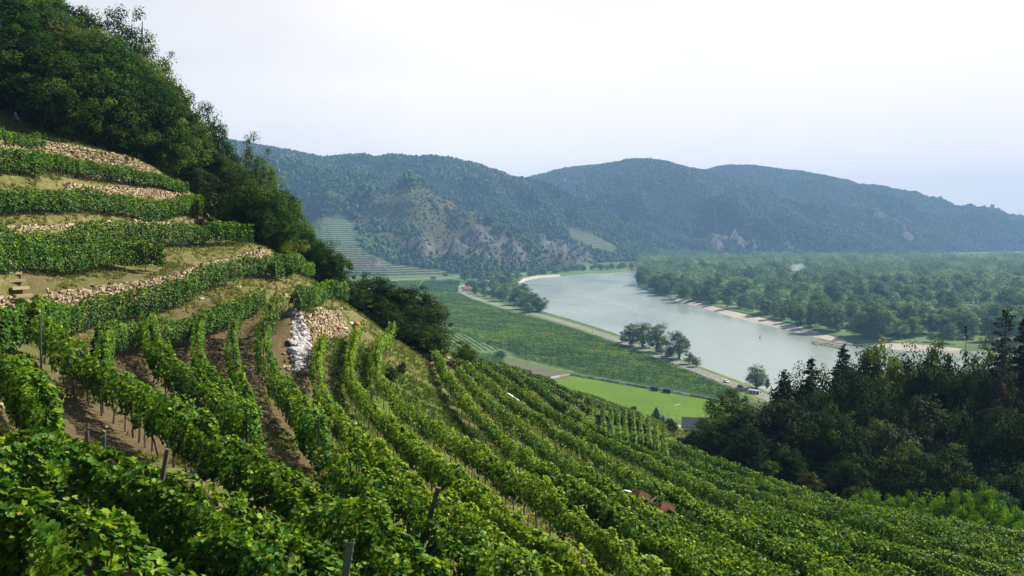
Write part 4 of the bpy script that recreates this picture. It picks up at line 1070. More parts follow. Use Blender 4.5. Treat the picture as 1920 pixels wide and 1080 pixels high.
INN = [(-40,20,92,5,0),(40,60,94,5,1),(110,70,98,5,2),(170,90,98,4.5,3),(225,130,100,4.5,4),(280,165,101,4.2,1),(330,215,100,4,2),(370,250,99,3.6,5),(410,285,100,3.6,0),(450,325,99,3.4,5),(490,360,100,3.2,4),(520,405,98,3.2,1),(545,440,97,3,2),(575,470,97,2.6,3),(600,490,98,2.4,0),
       (0,130,86,4.5,2),(70,125,88,4.5,3),(130,150,91,4.2,0),(190,175,93,4.2,1),(240,210,95,4,2),(290,245,96,3.8,4),(340,275,97,3.6,3),(385,315,96,3.4,5),(425,350,95,3.2,5),(465,385,93,3,4),(500,425,92,2.8,2),(530,455,91,2.6,3),(20,90,96,5,0),(150,40,104,5,1),(255,100,106,4.5,3),(560,415,108,3.2,1),(150,200,89,3.4,3),(215,235,92,3.2,0),(265,262,93,3.2,2),(320,300,96,3,1),(365,332,97,2.8,3),(400,365,96,2.6,4)]
PR = OAK + OLV
ORD = 'first second third fourth fifth sixth seventh eighth ninth tenth eleventh twelfth thirteenth fourteenth fifteenth sixteenth seventeenth eighteenth nineteenth twentieth twenty-first twenty-second'.split()
ORD2 = ORD + 'twenty-third twenty-fourth twenty-fifth twenty-sixth twenty-seventh twenty-eighth twenty-ninth thirtieth'.split()
EDGE = [(-30,224,9),(25,230,9.5),(70,243,9),(108,262,8.5),(150,272,9),(190,288,9),(228,298,8),(262,312,8.5),(300,328,8),(335,345,7.5),(368,364,7.5),(398,385,7),(420,402,6.5),(446,424,6.5),(474,448,6),(500,470,6),(530,492,6),(560,506,5.5),(588,518,5),(615,530,5),(640,540,4.5)]
for i, (px, py, H) in enumerate(EDGE):
    for j, (dy, dx) in enumerate(((2.5, 0), (7, -8), (12, 6))):
        p = hit(px + dx + random.uniform(-6, 6), py, 0, ymin=60, ymax=112); x, y = p[0] - .45 * dy * (1 + .2 * random.random()), p[1] + dy
        g = float(gz(x, y)); h = H * random.uniform(.9, 1.2) * (1 + .06 * j)
        put(OAKB[i % 3] if j == 0 else PR[(i * 2 + j) % 6], 'oak_tree', (x, y, g - .3), h, h * .46, ORD[i] + [' oak along the lower edge of the wood, counted from the picture edge', ' oak of the second line in the wood, counted from the picture edge', ' oak of the third line in the wood, counted from the picture edge'][j], 'tree', GL + [', edge trees', ', second line', ', third line'][j])
INN.sort()
cnt_ = [0, 0]
for px, py, Y, Rw, k in INN:
    q_ = int(k > 3); cnt_[q_] += 1
    tree_at(PR[k], px, py, Y, Rw, 'oak_tree', ORD2[cnt_[q_] - 1] + (' olive-tinged oak' if q_ else ' green oak') + ' inside the left wood, counted from the picture edge', 'tree', GL + (', olive ones' if k > 3 else ', inner ones'))
# the brow: big dark tree clump, lone bush
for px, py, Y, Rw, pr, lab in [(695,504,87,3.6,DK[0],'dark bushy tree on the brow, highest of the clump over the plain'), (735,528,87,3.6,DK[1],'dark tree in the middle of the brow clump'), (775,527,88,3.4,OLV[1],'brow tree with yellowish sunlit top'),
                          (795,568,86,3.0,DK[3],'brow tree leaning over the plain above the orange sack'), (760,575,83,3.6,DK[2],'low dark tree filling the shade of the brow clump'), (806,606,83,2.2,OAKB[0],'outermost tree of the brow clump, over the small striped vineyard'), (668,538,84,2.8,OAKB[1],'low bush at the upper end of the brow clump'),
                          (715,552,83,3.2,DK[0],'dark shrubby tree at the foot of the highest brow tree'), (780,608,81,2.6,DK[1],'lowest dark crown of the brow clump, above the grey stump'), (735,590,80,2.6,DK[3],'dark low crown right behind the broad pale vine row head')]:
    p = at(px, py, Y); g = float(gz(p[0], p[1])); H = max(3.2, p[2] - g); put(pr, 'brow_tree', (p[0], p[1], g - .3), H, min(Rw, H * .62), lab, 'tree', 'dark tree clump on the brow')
tree_at(OAK[2], 872, 636, 88, 1.5, 'round_bush', 'lone round dark bush standing over the vineyard plain', 'bush', minH=2)
for px, py, Y, Rw, pr, lab in [(1188,758,142,1.7,OAK[1],'small round bush on the knoll skyline'), (640,550,80,1.2,OLV[0],'low bush at the right end of the bench'), (755,672,62,1.2,OLV[1],'scrubby bush among the rows of the green slope'), (735,690,58,1.1,OLV[0],'ragged low shrub between two rows below the brow trees')]:
    tree_at(pr, px, py, Y, Rw, 'small_bush', lab, 'bush', minH=1.2)

# the dark wood on the right
GR = 'dark wood on the right, broadleaf'
GS_ = 'dark wood on the right, spruces'
TR = [
 (1470,694,112,4.8,SPR[0],'leftmost spruce of the dark wood against the river'), (1522,664,110,5.0,SPR[1],'spruce with upswept twig tips left of the twin spruces'),
 (1583,642,118,5.6,SPR[2],'tallest spruce in the left half of the dark wood'), (1628,646,122,4.2,SPR[1],'thin spruce between the tallest one and the round oak'),
 (1643,652,120,4.8,SPR[0],'spruce touching the sunlit broadleaf crown'),
 (1888,568,108,6.4,OPEN_SPR,'big spruce with open tiers standing out before the floodplain'), (1925,585,104,6.0,SPR[1],'tall dark spruce cut by the picture edge'),
]
for a in TR: tree_at(a[4], a[0], a[1], a[2], a[3], 'spruce_tree', a[5], 'tree', GS_)
tree_at(DEADT, 1813, 604, 112, 1.5, 'dead_tree', 'bare dead spruce with short broken twigs', 'tree')
tree_at(BROWNT, 1878, 668, 96, 3.4, 'dead_tree', 'red-brown dying spruce in front of the big open-tiered one', 'tree')
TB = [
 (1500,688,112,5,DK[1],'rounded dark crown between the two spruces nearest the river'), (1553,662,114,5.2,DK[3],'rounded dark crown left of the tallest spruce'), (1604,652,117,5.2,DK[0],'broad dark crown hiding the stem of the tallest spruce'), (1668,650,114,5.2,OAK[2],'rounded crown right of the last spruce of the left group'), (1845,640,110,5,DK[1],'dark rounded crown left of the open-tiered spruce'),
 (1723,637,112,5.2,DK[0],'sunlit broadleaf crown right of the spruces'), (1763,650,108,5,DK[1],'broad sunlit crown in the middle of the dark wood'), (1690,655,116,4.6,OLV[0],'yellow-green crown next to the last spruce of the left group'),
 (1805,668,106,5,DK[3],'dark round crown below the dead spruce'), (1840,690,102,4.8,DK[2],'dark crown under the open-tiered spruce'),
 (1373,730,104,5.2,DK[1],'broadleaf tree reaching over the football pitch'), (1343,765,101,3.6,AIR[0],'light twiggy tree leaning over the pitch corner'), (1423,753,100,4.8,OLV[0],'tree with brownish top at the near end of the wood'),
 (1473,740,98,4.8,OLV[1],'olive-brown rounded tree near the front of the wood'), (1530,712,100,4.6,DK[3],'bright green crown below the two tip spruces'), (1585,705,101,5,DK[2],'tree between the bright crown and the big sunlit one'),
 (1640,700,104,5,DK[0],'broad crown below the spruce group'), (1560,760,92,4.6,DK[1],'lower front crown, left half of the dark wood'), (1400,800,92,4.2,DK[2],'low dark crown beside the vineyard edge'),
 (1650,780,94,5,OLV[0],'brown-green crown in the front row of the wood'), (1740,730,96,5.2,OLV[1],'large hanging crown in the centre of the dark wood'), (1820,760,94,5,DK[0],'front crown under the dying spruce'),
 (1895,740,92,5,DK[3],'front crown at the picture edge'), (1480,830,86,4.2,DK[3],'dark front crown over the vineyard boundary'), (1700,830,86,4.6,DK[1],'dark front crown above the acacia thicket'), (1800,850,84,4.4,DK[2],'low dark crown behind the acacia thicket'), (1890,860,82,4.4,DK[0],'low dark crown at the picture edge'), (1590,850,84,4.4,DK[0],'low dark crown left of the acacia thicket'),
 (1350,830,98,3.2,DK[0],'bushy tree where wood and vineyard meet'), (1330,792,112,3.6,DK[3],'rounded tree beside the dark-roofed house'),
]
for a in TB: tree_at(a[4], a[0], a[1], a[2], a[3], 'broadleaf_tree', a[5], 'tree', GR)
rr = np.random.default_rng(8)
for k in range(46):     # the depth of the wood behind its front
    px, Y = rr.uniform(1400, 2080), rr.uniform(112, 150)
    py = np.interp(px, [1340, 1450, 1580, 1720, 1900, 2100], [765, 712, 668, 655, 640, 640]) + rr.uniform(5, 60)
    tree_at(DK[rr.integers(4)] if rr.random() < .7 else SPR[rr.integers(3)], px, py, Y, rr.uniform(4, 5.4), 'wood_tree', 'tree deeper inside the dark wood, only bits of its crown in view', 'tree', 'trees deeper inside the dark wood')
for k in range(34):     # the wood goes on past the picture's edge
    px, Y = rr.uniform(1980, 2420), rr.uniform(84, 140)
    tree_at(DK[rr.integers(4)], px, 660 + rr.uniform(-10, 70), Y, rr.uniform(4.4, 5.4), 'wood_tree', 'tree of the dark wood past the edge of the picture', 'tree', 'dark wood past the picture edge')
for k, (px, py, Y) in enumerate([(1300,850,108),(1330,862,100),(1365,880,92),(1440,905,84),(1520,925,78),(1600,935,74),(1680,925,76),(1860,905,70)]):
    tree_at(PR[k % 6], px, py, Y, rr.uniform(2.6, 3.6), 'dark_shrub', ORD[k] + ' dark shrub along the shaded vineyard edge, counted from the pitch side', 'shrub', 'dark shrubs along the lower vineyard edge', minH=3)
for px, py, Y, Rw, lab in [(1640,940,68,3.2,'bright green acacia bush at the left end of the thicket'), (1710,925,68,3.4,'bright green acacia bush, second from the thicket end'), (1780,915,66,3.4,'bright acacia bush with feathery tips, middle of the thicket'),
                           (1850,918,64,3.6,'largest acacia bush, catching the most sun'), (1905,950,61,2.6,'small acacia bush at the right end of the thicket'), (1815,950,62,2.8,'acacia bush in front of the thicket over the vines')]:
    tree_at(ACA[k % 2], px, py, Y, Rw, 'acacia_bush', lab, 'bush', 'acacia thicket', minH=3, trunk=False); k += 1
for k, (px, py, Y) in enumerate([(1255,806,136),(1262,812,134),(1275,840,116),(1280,825,128),(1290,850,108),(1300,836,120),(1318,846,112)]):
    tree_at([OAK[1], OLV[0], OAK[3]][k % 3], px, py, Y, 2.6, 'hedge_bush', ORD[k] + ' bush of the hedge between vineyard and pitch, counted toward the wood', 'bush', 'hedge bushes between vineyard and pitch', minH=2)

# riverside and floodplain trees
WIL = [broadleaf(160 + i, H=22, Rw=7.5, bottom=.03, nclus=60, per=60, leaf=.85, crad=2.3, open_=.2, mat='willow', asym=.6) for i in range(5)]
POP = [broadleaf(170 + i, H=24, Rw=7, bottom=.05, nclus=95, per=70, leaf=.62, crad=2.0, open_=.18, mat='willow', asym=.7, trunks=2) for i in range(2)]
def plain_tree(proto, px, py_base, py_top, wpx, name, label, group=None, z=PZ, cat='tree'):
    p = on(px, py_base, z); k = F / p[1]
    return put(proto, name, tuple(p), (py_base - py_top) / k * 1.02, wpx / 2 / k, label, cat, group)
for px, b, t, w, k, lab in [(1183,648,604,42,1,'poplar with a twiggy grey side, leftmost beside the road'), (1206,652,601,50,0,'yellow-green poplar, broadest beside the road'), (1232,660,604,44,1,'poplar at the right end of the roadside trio')]:
    plain_tree(POP[k], px, b, t, w, 'poplar_tree', lab, 'poplars on the river bank')
plain_tree(POP[0], 1272, 673, 617, 56, 'poplar_tree', 'full dark green poplar standing alone behind the trio')
for px, b, t, w, lab in [(1257,668,648,22,'low grey-green willow between the poplars'), (1292,683,660,26,'low willow right of the full poplar'), (1306,688,669,22,'last low willow of the bank clump'), (1240,664,650,20,'willow bush under the poplar trio'), (1168,642,630,16,'small willow at the foot of the leftmost poplar')]:
    plain_tree(WIL[1], px, b, t, w, 'willow_bush', lab, 'low willows on the river bank', cat='bush')
plain_tree(POP[1], 1419, 729, 684, 46, 'lone_tree', 'lone round tree between the road and the river')
plain_tree(POP[0], 1438, 730, 706, 14, 'lone_tree', 'small thin tree next to the lone round one')
LB = [(872,528,506),(885,522,503),(900,530,505),(915,527,506),(930,535,508),(945,540,515),(925,545,520),(905,545,522),(890,541,523),(950,555,528),(968,563,535),(985,572,541),(998,580,546),(1008,585,555),(965,572,545),(940,565,538),(925,560,540),(980,560,530),(960,545,520),(1000,583,560),(908,556,537),(892,551,535),(878,540,524),(955,530,505),(970,525,507),(935,522,503),(990,587,565),(1013,583,556),(977,580,556)]
LB.sort()
LORD = ORD + 'twenty-third twenty-fourth twenty-fifth twenty-sixth twenty-seventh twenty-eighth twenty-ninth thirtieth'.split()
for i, (px, b, t) in enumerate(LB):
    WLAB = LORD[i] + ' willow of the bank wood, counted along the road from the bend'
    plain_tree(WIL[i % 5], px, b, t, (b - t) * rr.uniform(1.0, 1.3), 'bank_tree', WLAB, 'bank wood between road and river')
for i in range(46):
    px = rr.uniform(985, 1190); b = np.interp(px, [985, 1050, 1110, 1190], [519, 512, 508, 505]) - rr.uniform(0, 4)
    plain_tree(WIL[i % 5], px, b, b - rr.uniform(9, 13), rr.uniform(10, 15), 'bank_tree', 'small far tree lining the bank under the cliffs', 'trees lining the far left bank')
plain_tree(OAK[1], 1222, 797, 768, 16, 'cypress_tree', 'dark pointed evergreen beside the pitch') if False else None
plain_tree(SPR[0], 1230, 797, 763, 30, 'conifer_tree', 'dark pointed conifer at the near edge of the pitch')
plain_tree(SPR[2], 1243, 797, 778, 16, 'conifer_tree', 'small dark conifer just right of the pointed one')
plain_tree(WIL[2], 940, 672, 656, 24, 'field_bush', 'dark bush at the corner of the striped vineyard', cat='bush')
for px, b, t in [(846,531,522),(812,524,518),(1205,640,632),(835,518,511),(775,552,540)]:
    plain_tree(WIL[3], px, b, t, 14, 'field_bush', 'small dark bush among the plain vineyards', 'bushes among the plain vineyards', cat='bush')

# floodplain forest across the river
front = [(1196,532),(1230,547),(1275,561),(1330,573),(1380,583),(1405,584),(1440,594),(1475,604),(1530,617),(1590,629),(1640,638),(1700,640),(1780,645),(1900,648),(2050,660),(2450,690)]
clear = [((1713,550),(22,6)),((1770,520),(14,3)),((1700,565),(14,4)),((1860,560),(26,5)),((1840,530),(20,4)),((1496,512),(22,15)),((1900,500),(30,3)),((1430,500),(16,2)),((1640,512),(16,3)),((1790,585),(16,4))]
fx, fy = np.array(front).T
pts = []
n = 36000; X = rr.uniform(100, 3600, n); Yv = rr.uniform(380, 2500, n)
px_, py_ = proj(np.stack([X, Yv, np.full(n, PZ)], -1))
lim = np.interp(px_, fx, fy) + 3 * (vnoise(px_ / 12, 1) - .5)
ok = (py_ < lim) & (px_ > 1196) & (px_ < 2420) & (py_ > 483)
for (cx_, cy_), (a, b) in clear: ok &= ((px_ - cx_) / a) ** 2 + ((py_ - cy_) / b) ** 2 > 1
ok &= ~((vnoise(X / 60, Yv / 90, 4) > .67) & (py_ < lim - 14))
X, Yv, px_, py_, lim = X[ok], Yv[ok], px_[ok], py_[ok], lim[ok]
# keep a spacing that grows out of a simple grid hash
cell = {}; sel = []
for i in np.argsort(Yv):
    key = (int(X[i] / 11), int(Yv[i] / 11))
    if key in cell: continue
    cell[key] = 1; sel.append(i)
sel = np.array(sel); X, Yv, px_, py_, lim = X[sel], Yv[sel], px_[sel], py_[sel], lim[sel]
hts = rr.uniform(12, 25, len(X)) * (.6 + .8 * vnoise(X / 55, Yv / 55, 9))
edge = py_ > lim - 3
hts = np.where(edge & (rr.random(len(X)) < .35), hts * .5, hts)
score = (px_ < 1950) * (F / Yv) * hts * np.where(py_ > lim - 12, 2.2, 1)
order = np.argsort(-score); big = order[:290]; rest = order[290:]
FPL = ['grey-green willow of the floodplain forest', 'dark poplar of the floodplain forest', 'rounded tree of the floodplain forest']
for i in big:
    k = int(rr.integers(8)); pr_ = WIL[k] if k < 5 else POP[k % 2]
    put(pr_, 'floodplain_tree', (X[i], Yv[i], PZ), hts[i], hts[i] * rr.uniform(.34, .48), 'bushy tree in the forest across the river, nearer the bank', 'tree', 'floodplain trees across the river', trunk=False)
# the rest of the wood as one mass of leafy crowns
kk = 120; n = len(rest); ci = np.repeat(rest, kk); d = rr.normal(size=(n * kk, 3)); d /= np.linalg.norm(d, axis=1, keepdims=True)
lob = .75 + .5 * vnoise(d[:, 0] * 1.7 + ci * 3.1, d[:, 1] * 1.7, d[:, 2] * 1.7 + ci)
Rw = (hts * .42)[ci] * lob; P = np.stack([X[ci] + d[:, 0] * Rw, Yv[ci] + d[:, 1] * Rw, PZ + hts[ci] * .52 + d[:, 2] * hts[ci] * .48 * lob], 1)
ok = P[:, 2] > PZ + hts[ci] * .2; P, d, ci = P[ok], d[ok], ci[ok]
tt = np.clip((rr.normal(.45, .26, len(X)) + 1.0 * (vnoise(X / 90, Yv / 90, 3) - .5))[ci] + rr.normal(0, .1, len(P)), 0, 1)
o = link('floodplain_forest', leaf_mesh('floodplain_forest', P, d + (0, 0, .4) + rr.normal(0, .35, P.shape), rr.uniform(1.6, 3.2, len(P)), T_KITE, M['willow'], tt, rr)); o['kind'] = 'stuff'
V, Fs = blobs(np.stack([X[rest], Yv[rest], PZ + hts[rest] * .5], -1), hts[rest] * .33, hts[rest] * .40, rr)
V2, F2 = V, Fs
print('floodplain', len(big), len(rest))

# ------------------------------------------------------------------ weeds and grass tufts on the near slope
r = np.random.default_rng(31)
T_BLADE = (np.array([(-.10, 0, 0), (.10, 0, 0), (.03, .55, .1), (-.02, 1, .35)]), np.array([(0, 1, 2, 3)]))
def tufts(n, xr, yr, lo, hi, keepf, tint0, name, zmax=.0):
    X, Yv = r.uniform(*xr, n), r.uniform(*yr, n); k = keepf(X, Yv); X, Yv = X[k], Yv[k]
    Z = gz(X, Yv); px_, py_ = proj(np.stack([X, Yv, Z], -1)); k = (px_ > -60) & (px_ < 1980) & (py_ < 1150) & (Yv > 3); X, Yv, Z = X[k], Yv[k], Z[k]
    m = 7; X, Yv, Z = [np.repeat(q, m) for q in (X, Yv, Z)]
    a = r.random(len(X)) * 6.283; up = np.stack([np.cos(a) * .5, np.sin(a) * .5, np.ones(len(X))], 1) + r.normal(0, .2, (len(X), 3)); up /= np.linalg.norm(up, axis=1, keepdims=True)
    sx = np.cross(up, r.normal(size=up.shape)); sx /= np.linalg.norm(sx, axis=1, keepdims=True); nn_ = np.cross(sx, up)
    S = r.uniform(lo, hi, len(X)) * (.8 + Yv * .003)
    O_ = np.stack([X + r.normal(0, .10, len(X)), Yv + r.normal(0, .10, len(X)), Z - .02], 1)
    T, Fc = T_BLADE
    V = O_[:, None] + S[:, None, None] * (T[None, :, 0:1] * sx[:, None] * 1.6 + T[None, :, 1:2] * up[:, None] + T[None, :, 2:3] * nn_[:, None] * .5)
    Fs = (Fc[None] + (np.arange(len(X)) * 4)[:, None, None]).reshape(-1, 4)
    g = bil(green, GX0, GY0, GS, X, Yv)
    ti = np.clip(tint0 - .35 * np.clip(g, 0, 1.2) + r.normal(0, .16, len(X)), 0, 1)
    o = link(name, mesh_np(name, V.reshape(-1, 3), Fs, M['weed'], np.repeat(ti, 4))); o['kind'] = 'stuff'
    return len(X)
def kp(X, Yv):
    g = bil(green, GX0, GY0, GS, X, Yv); s = bil(soil, GX0, GY0, GS, X, Yv)
    return r.random(len(X)) < np.clip(.75 + .6 * g - .9 * s, .05, 1) * (vnoise(X * .7, Yv * .7, 8) > .3)
print('tufts', tufts(80000, (-50, 40), (4, 62), .12, .30, kp, .62, 'grass'), tufts(80000, (-62, 70), (50, 150), .16, .40, kp, .62, 'grass'))
# ------------------------------------------------------------------ air
hm = bpy.data.materials.new('haze'); hm.use_nodes = True; nt = hm.node_tree; nt.nodes.clear()
ho = nt.nodes.new('ShaderNodeOutputMaterial'); pv = nt.nodes.new('ShaderNodeVolumePrincipled')
pv.inputs['Color'].default_value = (.34, .62, 1.0, 1); pv.inputs['Density'].default_value = .000155; pv.inputs['Anisotropy'].default_value = 0.0
nt.links.new(pv.outputs[0], ho.inputs['Volume'])
hb_ = MB(); hb_.box((800, 2550, 123), (6600, 5300, 440)); o = link('haze', hb_.mesh('haze', hm)); o['kind'] = 'stuff'
# ------------------------------------------------------------------ things on the slope
def rock(r, c, s, mb, n=1, t=.5, flat=.7):
    V = ICO * (1 + r.normal(0, .13, (12, 1))) * (s * r.uniform(.7, 1.2), s * r.uniform(.7, 1.2), s * flat)
    a = r.random() * 6.28; ca, sa = math.cos(a), math.sin(a); V = np.stack([V[:, 0] * ca - V[:, 1] * sa, V[:, 0] * sa + V[:, 1] * ca, V[:, 2]], 1) + c
    mb.add(V, [tuple(f) for f in ICF], t)
# chute of white boulders: a steep ramp of stones between two pixel outlines, built out from the slope
r = np.random.default_rng(52); mb = MB(); mb2 = MB()
Lf = [(550,583),(549,610),(546,640),(549,665),(553,692)]; Rt = [(557,582),(565,600),(576,630),(579,650),(573,678),(567,694)]
lf = np.array(Lf, float); rt = np.array(Rt, float)
pa, pb = hit(556, 700, 0, ymin=40), hit(555, 583, 0, ymin=40)
for k in range(900):
    v = r.random(); u = np.clip(r.normal(.5, .24), 0, 1); yy = 584 + v * 108
    xl, xr = np.interp(yy, lf[:, 1], lf[:, 0]), np.interp(yy, rt[:, 1], rt[:, 0]); xx = xl + (xr - xl) * u + r.normal(0, 1.2)
    p = hit(xx, yy, .3, ymin=40, ymax=80); g = float(gz(p[0], p[1]))
    s_ = abs(r.normal(.13, .08)) + .09
    rock(r, (p[0], p[1], g + .05 + 0.3 * max(0, math.sin(math.pi * np.clip(u, .0, 1))) * r.uniform(.2, 1)), s_, mb, t=r.random(), flat=.8)
o = link('boulder_chute', mb.mesh('boulder_chute', M['boulder'])); o['label'] = 'steep strip of heaped white boulders running down between two vine rows'; o['category'] = 'boulder heap'
# loose stones on banks and wall feet
mb = MB()
for (px, py, n, sp) in [(20,760,30,14),(15,735,30,16),(540,690,22,8),(545,660,18,7),(700,560,26,22),(690,545,20,16),(640,600,14,10),(610,632,18,8),(650,628,12,8),(470,470,16,20),(395,395,14,12),(330,560,24,60),(420,540,20,40),(860,665,6,6),(930,800,10,20),(1180,930,8,12),(200,520,14,80),(250,420,14,80),(800,680,10,12)]:
    for k in range(n):
        p = hit(px + r.normal(0, sp), py + r.normal(0, sp * .3), 0, ymin=8, ymax=125); rock(r, (p[0], p[1], p[2] + .03), r.uniform(.07, .22), mb, t=r.random())
o = link('loose_stones', mb.mesh('loose_stones', M['stone'])); o['kind'] = 'stuff'

def blob_mesh(name, parts, mat):
    mb = MB(); r = np.random.default_rng(5)
    for c, s in parts:
        V = ICO * (1 + r.normal(0, .07, (12, 1))) * s + c; mb.add(V, [tuple(f) for f in ICF])
    return mb.mesh(name, mat, smooth=True)
orange = simple('orange_plastic', (.62, .16, .04), .6, .3, 5); whitep = simple('white_plastic', (.70, .70, .72), .55, .2, 5); blackp = simple('black_plastic', (.03, .03, .035), .5, .3, 5)
p = hit(625, 618, 0, ymin=50, ymax=80)
t = empty('sack_pile', tuple(p), 'orange and white sacks dumped at the foot of the square stone wall', 'sacks')
link('orange_sack', blob_mesh('orange_sack', [((0, 0, .2), (.42, .3, .24)), ((.4, .1, .15), (.28, .25, .16)), ((-.35, -.1, .16), (.25, .22, .18))], orange), t)
link('white_sack', blob_mesh('white_sack', [((-.05, .05, .5), (.42, .3, .16)), ((.95, -.25, .12), (.25, .2, .14))], whitep), t)
p = hit(662, 612, 0, ymin=50, ymax=85)
t = empty('sack_pile', tuple(p), 'small white and orange bags lying at the end of the bench', 'sacks')
link('orange_sack', blob_mesh('orange_sack', [((.3, 0, .2), (.3, .25, .24))], orange), t)
link('white_sack', blob_mesh('white_sack', [((-.25, 0, .2), (.28, .22, .26))], whitep), t)
p = hit(632, 603, 0, ymin=50, ymax=85)
o = link('plastic_bag', blob_mesh('plastic_bag', [((0, 0, .3), (.25, .2, .32)), ((.15, .05, .62), (.14, .12, .14))], blackp), loc=tuple(p)); o['label'] = 'black plastic bag just above the orange sacks'; o['category'] = 'bag'
# pale tarps / plastic lying on the slope
def tarp(px, py, w, d, label, mat, rz=.3, ymin=10, ymax=130, h=.08):
    p = hit(px, py, h, ymin=ymin, ymax=ymax); n = 9; V = []
    for j in range(n):
        for i in range(n):
            x, y = (i / (n - 1) - .5) * w, (j / (n - 1) - .5) * d; a, b = math.cos(rz), math.sin(rz); X_, Y_ = p[0] + x * a - y * b, p[1] + x * b + y * a
            V.append((X_ - p[0], Y_ - p[1], float(gz(X_, Y_)) - p[2] + h + .10 * vnoise(i * .9, j * .9, px)))
    i = np.arange(n * n).reshape(n, n); Fs = np.stack([i[:-1, :-1], i[:-1, 1:], i[1:, 1:], i[1:, :-1]], -1).reshape(-1, 4)
    V = np.array(V); V2 = V - (0, 0, .04)
    o = link('plastic_sheet', mesh_np('plastic_sheet', np.r_[V, V2], np.r_[Fs, Fs[:, ::-1] + n * n], mat), loc=tuple(p)); o['label'] = label; o['category'] = 'plastic sheet'; return o
tarp(850, 676, 1.3, .7, 'white sheet lying at the brow just left of the lone round bush', whitep, ymin=60, h=.6)
tarp(963, 745, 1.5, .4, 'long white sheet between two vine rows of the middle slope', whitep, rz=-.7, ymin=50, ymax=110, h=.7)
tarp(1180, 924, .6, .35, 'white sheet next to the upper rusty panels', whitep, rz=-.4, ymin=30, ymax=60, h=1.4)
# rusty roof panels among the vines: pairs of sheets on a timber frame
rust = simple('rusty_sheet_metal', (.13, .055, .038), .8, .5, 3)
def rusty(px, py, label, tilt, n, rz):
    p = hit(px, py, 1.5, ymin=25, ymax=60); t = empty('rusty_shelter', (p[0], p[1], p[2]), label, 'shelter'); t.rotation_euler = (0, 0, rz); t.scale = (.55, .55, .97)
    for k in range(n):
        m = MB(); 
        for q in range(8): m.box((-.42 + .12 * q, 0, .012 * (q % 2)), (.122, 1.15, .02), t=.5)
        o = link('roof_panel', m.mesh('roof_panel', rust), t, ((k % 2) * 1.0 - .5, (k // 2) * 1.2 - .6, 1.45 + .22 * (k // 2) + .06 * (k % 2))); o.rotation_euler = (tilt, .22 if k % 2 else -.15, 0)
    m = MB()
    for x in (-.95, .95):
        for y in (-1.1, 1.1): m.box((x, y, .55), (.09, .09, 2.2))
        m.box((x, 0, 1.38), (.07, 2.4, .08))
    link('timber_frame', m.mesh('timber_frame', M['wood']), t)
rusty(1233, 968, 'larger set of rust-red roof panels sunk among the dense vines', .35, 4, -.5)
rusty(1202, 928, 'smaller grey-brown panels beside a white sheet, uphill of the red ones', .35, 2, -.6)
p = hit(1140, 966, 1.2, ymin=22, ymax=60)
m = MB(); r = np.random.default_rng(9)
for k in range(26): a = r.normal(0, .28, 3); b = a + r.normal(0, .28, 3); m.tube([(a[0], a[1], 1.1 + a[2] * .4), (b[0], b[1], 1.1 + b[2] * .4)], .03, 4)
o = link('brush_heap', m.mesh('brush_heap', M['wood']), loc=(p[0], p[1], p[2] + .2)); o['label'] = 'heap of grey cut canes tangled in the vines left of the rusty panels'; o['category'] = 'brush heap'
# grey stump on the brow
p = hit(826, 668, 0, ymin=60, ymax=100); m = MB(); m.tube([(0, 0, -.1), (.05, .05, .5), (-.12, .1, 1.1), (-.3, .1, 1.5)], [.22, .17, .13, .05], 7); m.tube([(0, 0, .6), (.25, 0, 1.2)], [.09, .03], 5)
o = link('tree_stump', m.mesh('tree_stump', M['wood'], True), loc=tuple(p)); o['label'] = 'grey broken stump on the bare brow under the dark trees'; o['category'] = 'stump'
# planks on the second wall's rubble end
p = hit(380, 372, 0, ymin=70, ymax=105); m = MB(); m.box((0, 0, .35), (.28, 3.2, .09), .35, tilt=-.12); m.box((.3, .2, .25), (.24, 2.4, .08), .2, tilt=-.1)
o = link('plank_pile', m.mesh('plank_pile', M['wood']), loc=tuple(p)); o['label'] = 'weathered planks lying at the rubble end of the second wall'; o['category'] = 'planks'
# free-standing posts seen close up
def post_at(px, py, Y, label, mesh, lean=(0, 0), H=2.07, w=1.0, name='vineyard_post'):
    p = at(px, py, Y); o = link(name, mesh, loc=(p[0] - H * math.sin(lean[1]), p[1], p[2] - H * math.cos(lean[1]))); o.rotation_euler = (lean[0], lean[1], 0); o.scale = (w, w, 1)
    o['label'] = label; o['category'] = 'post'; o['group'] = 'posts standing up out of the near vines'; return o
post_at(657, 1016, 9.0, 'dark grooved metal post at the bottom edge of the picture', post_mesh, (0, .16), w=1.4)
post_at(70, 921, 9.6, 'pale grooved metal post with its top clear of the nearest leaves', post_mesh, (0, .03), w=1.5)
m = MB(); m.box((0, 0, .8), (.11, .11, 2.5)); wpost = m.mesh('wooden_post', M['wood'])
post_at(315, 842, 13, 'short slanted wooden post among the near vine leaves', wpost, (0, .22), H=2.05, w=.6)
post_at(822, 914, 18, 'leaning dark post in the dense dark vine row', wpost, (0, .28), H=2.05, w=1.0)
post_at(163, 808, 14.5, 'pale flat post left of the pair by the brown soil', post_mesh, (0, 0))
post_at(195, 806, 14.5, 'pale flat post right of the pair by the brown soil', post_mesh, (0, .05))
post_at(75, 596, 31, 'thin metal post at the head of the long thick row', post_mesh, (0, .02))
post_at(196, 603, 40, 'tall dark post behind the stub of a vine row', post_mesh)

